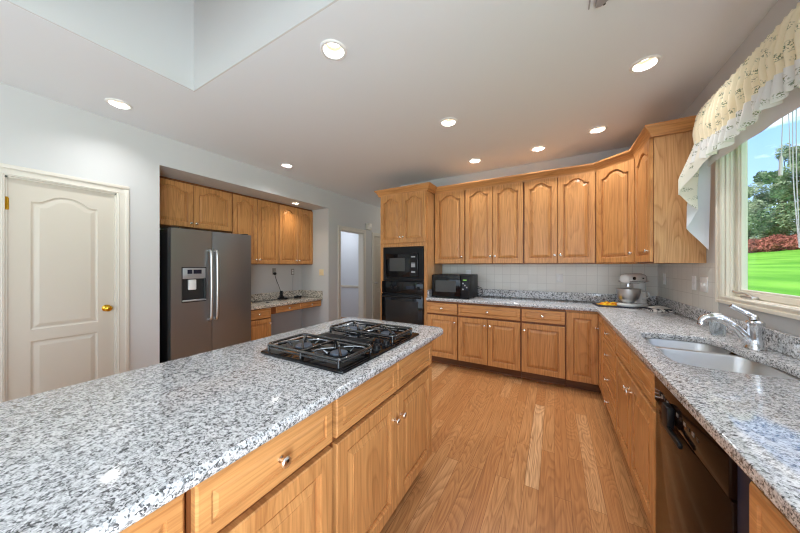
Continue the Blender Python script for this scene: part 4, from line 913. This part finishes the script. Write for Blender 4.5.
def tree_proto(seed, h, wdt, m, n):
    rnd = random.Random(seed); bl = []
    for _ in range(16):
        z = rnd.uniform(.07, .90)*h; sp = wdt*(1.0-.55*abs(z/h-.40)/.6)*.55; a = rnd.uniform(0, 2*PI)
        rr = rnd.uniform(.20, .34)*wdt*(1.15-.5*z/h); bl.append(((sp*math.cos(a), sp*math.sin(a), z), (rr, rr, rr*.85)))
    bl.append(((0, 0, h*.93), (wdt*.16, wdt*.16, h*.09)))
    t = thing('garden_tree', '', 'tree', (0, 0, 0), 0, 'trees beyond the lawn')
    MB().tube([(0, 0, -.3), (.1, 0, h*.25), (0, .1, h*.6), (0, 0, h*.85)], [wdt*.05, wdt*.038, wdt*.022, .05], 8).build('trunk', BARK, t)
    leaf_blob(seed+50, bl, n, wdt*.035).build('crown', m, t, smooth=False)
    return t
def dup(root, loc, rz, s, label):
    r = root.copy(); COL.objects.link(r); r.location = loc; r.rotation_euler = (0, 0, rz); r.scale = (s, s, s); r['label'] = label
    for c in root.children:
        k = c.copy(); COL.objects.link(k); k.parent = r
    return r
prot = [tree_proto(1, 23, 10, LEAFA, 9000), tree_proto(2, 27, 10, LEAFB, 9000), tree_proto(3, 20, 10, LEAFA, 9000)]
rnd = random.Random(4)
spots = []
y = 6.0; k = 0
while y < 132:
    spots.append((39+rnd.uniform(-1.5, 5), y, rnd.choice([0, 1, 2]), rnd.uniform(.72, .88))); y += rnd.uniform(5.5, 7.5) if y > 40 else 8.5
kinds = ['tall dark green tree', 'tall pale green tree', 'broad dark green tree']
used = set()
for i, (x, y, kd, s) in enumerate(spots):
    lab = '%s in the row beyond the lawn, %s' % (kinds[kd], 'standing further along the row' if (y < 78 or y > 112) else 'seen through the window')
    z = hill(38)+(x-38)*.03
    if kd not in used:
        used.add(kd); t = prot[kd]; t.location = (x, y, z); t.rotation_euler = (0, 0, rnd.uniform(0, 6)); t.scale = (s, s, s); t['label'] = lab
    else: dup(prot[kd], (x, y, z), rnd.uniform(0, 6), s, lab)
sh = thing('red_bush', 'wide red-leaved shrub in the hedge at the top of the lawn', 'shrub', (0, 0, 0), 0, 'red shrubs at the top of the lawn')
leaf_blob(90, [((-1.6, 0, 1.2), (1.9, 1.5, 1.2)), ((1.4, .3, 1.4), (2.0, 1.6, 1.4)), ((0, -.4, 1.6), (1.8, 1.5, 1.5)), ((2.8, 0, .9), (1.3, 1.3, 1.0))], 3200, .26).build('foliage', LEAFR, sh, smooth=False)
MB().tube([(0, 0, -.2), (.1, 0, 1.2)], [.12, .05], 8).build('stem', BARK, sh)
ylist = [52, 58.5, 64, 70.5, 76, 82, 88.5, 95]
for i, y in enumerate(ylist):
    x = 34.2+rnd.uniform(-.8, .8); loc = (x, y, hill(x)-.1)
    if i == 0: sh.location = loc; sh.rotation_euler = (0, 0, 1.4)
    else: dup(sh, loc, 1.5+rnd.uniform(-.4, .4), rnd.uniform(.85, 1.12), 'wide red-leaved shrub in the hedge at the top of the lawn')
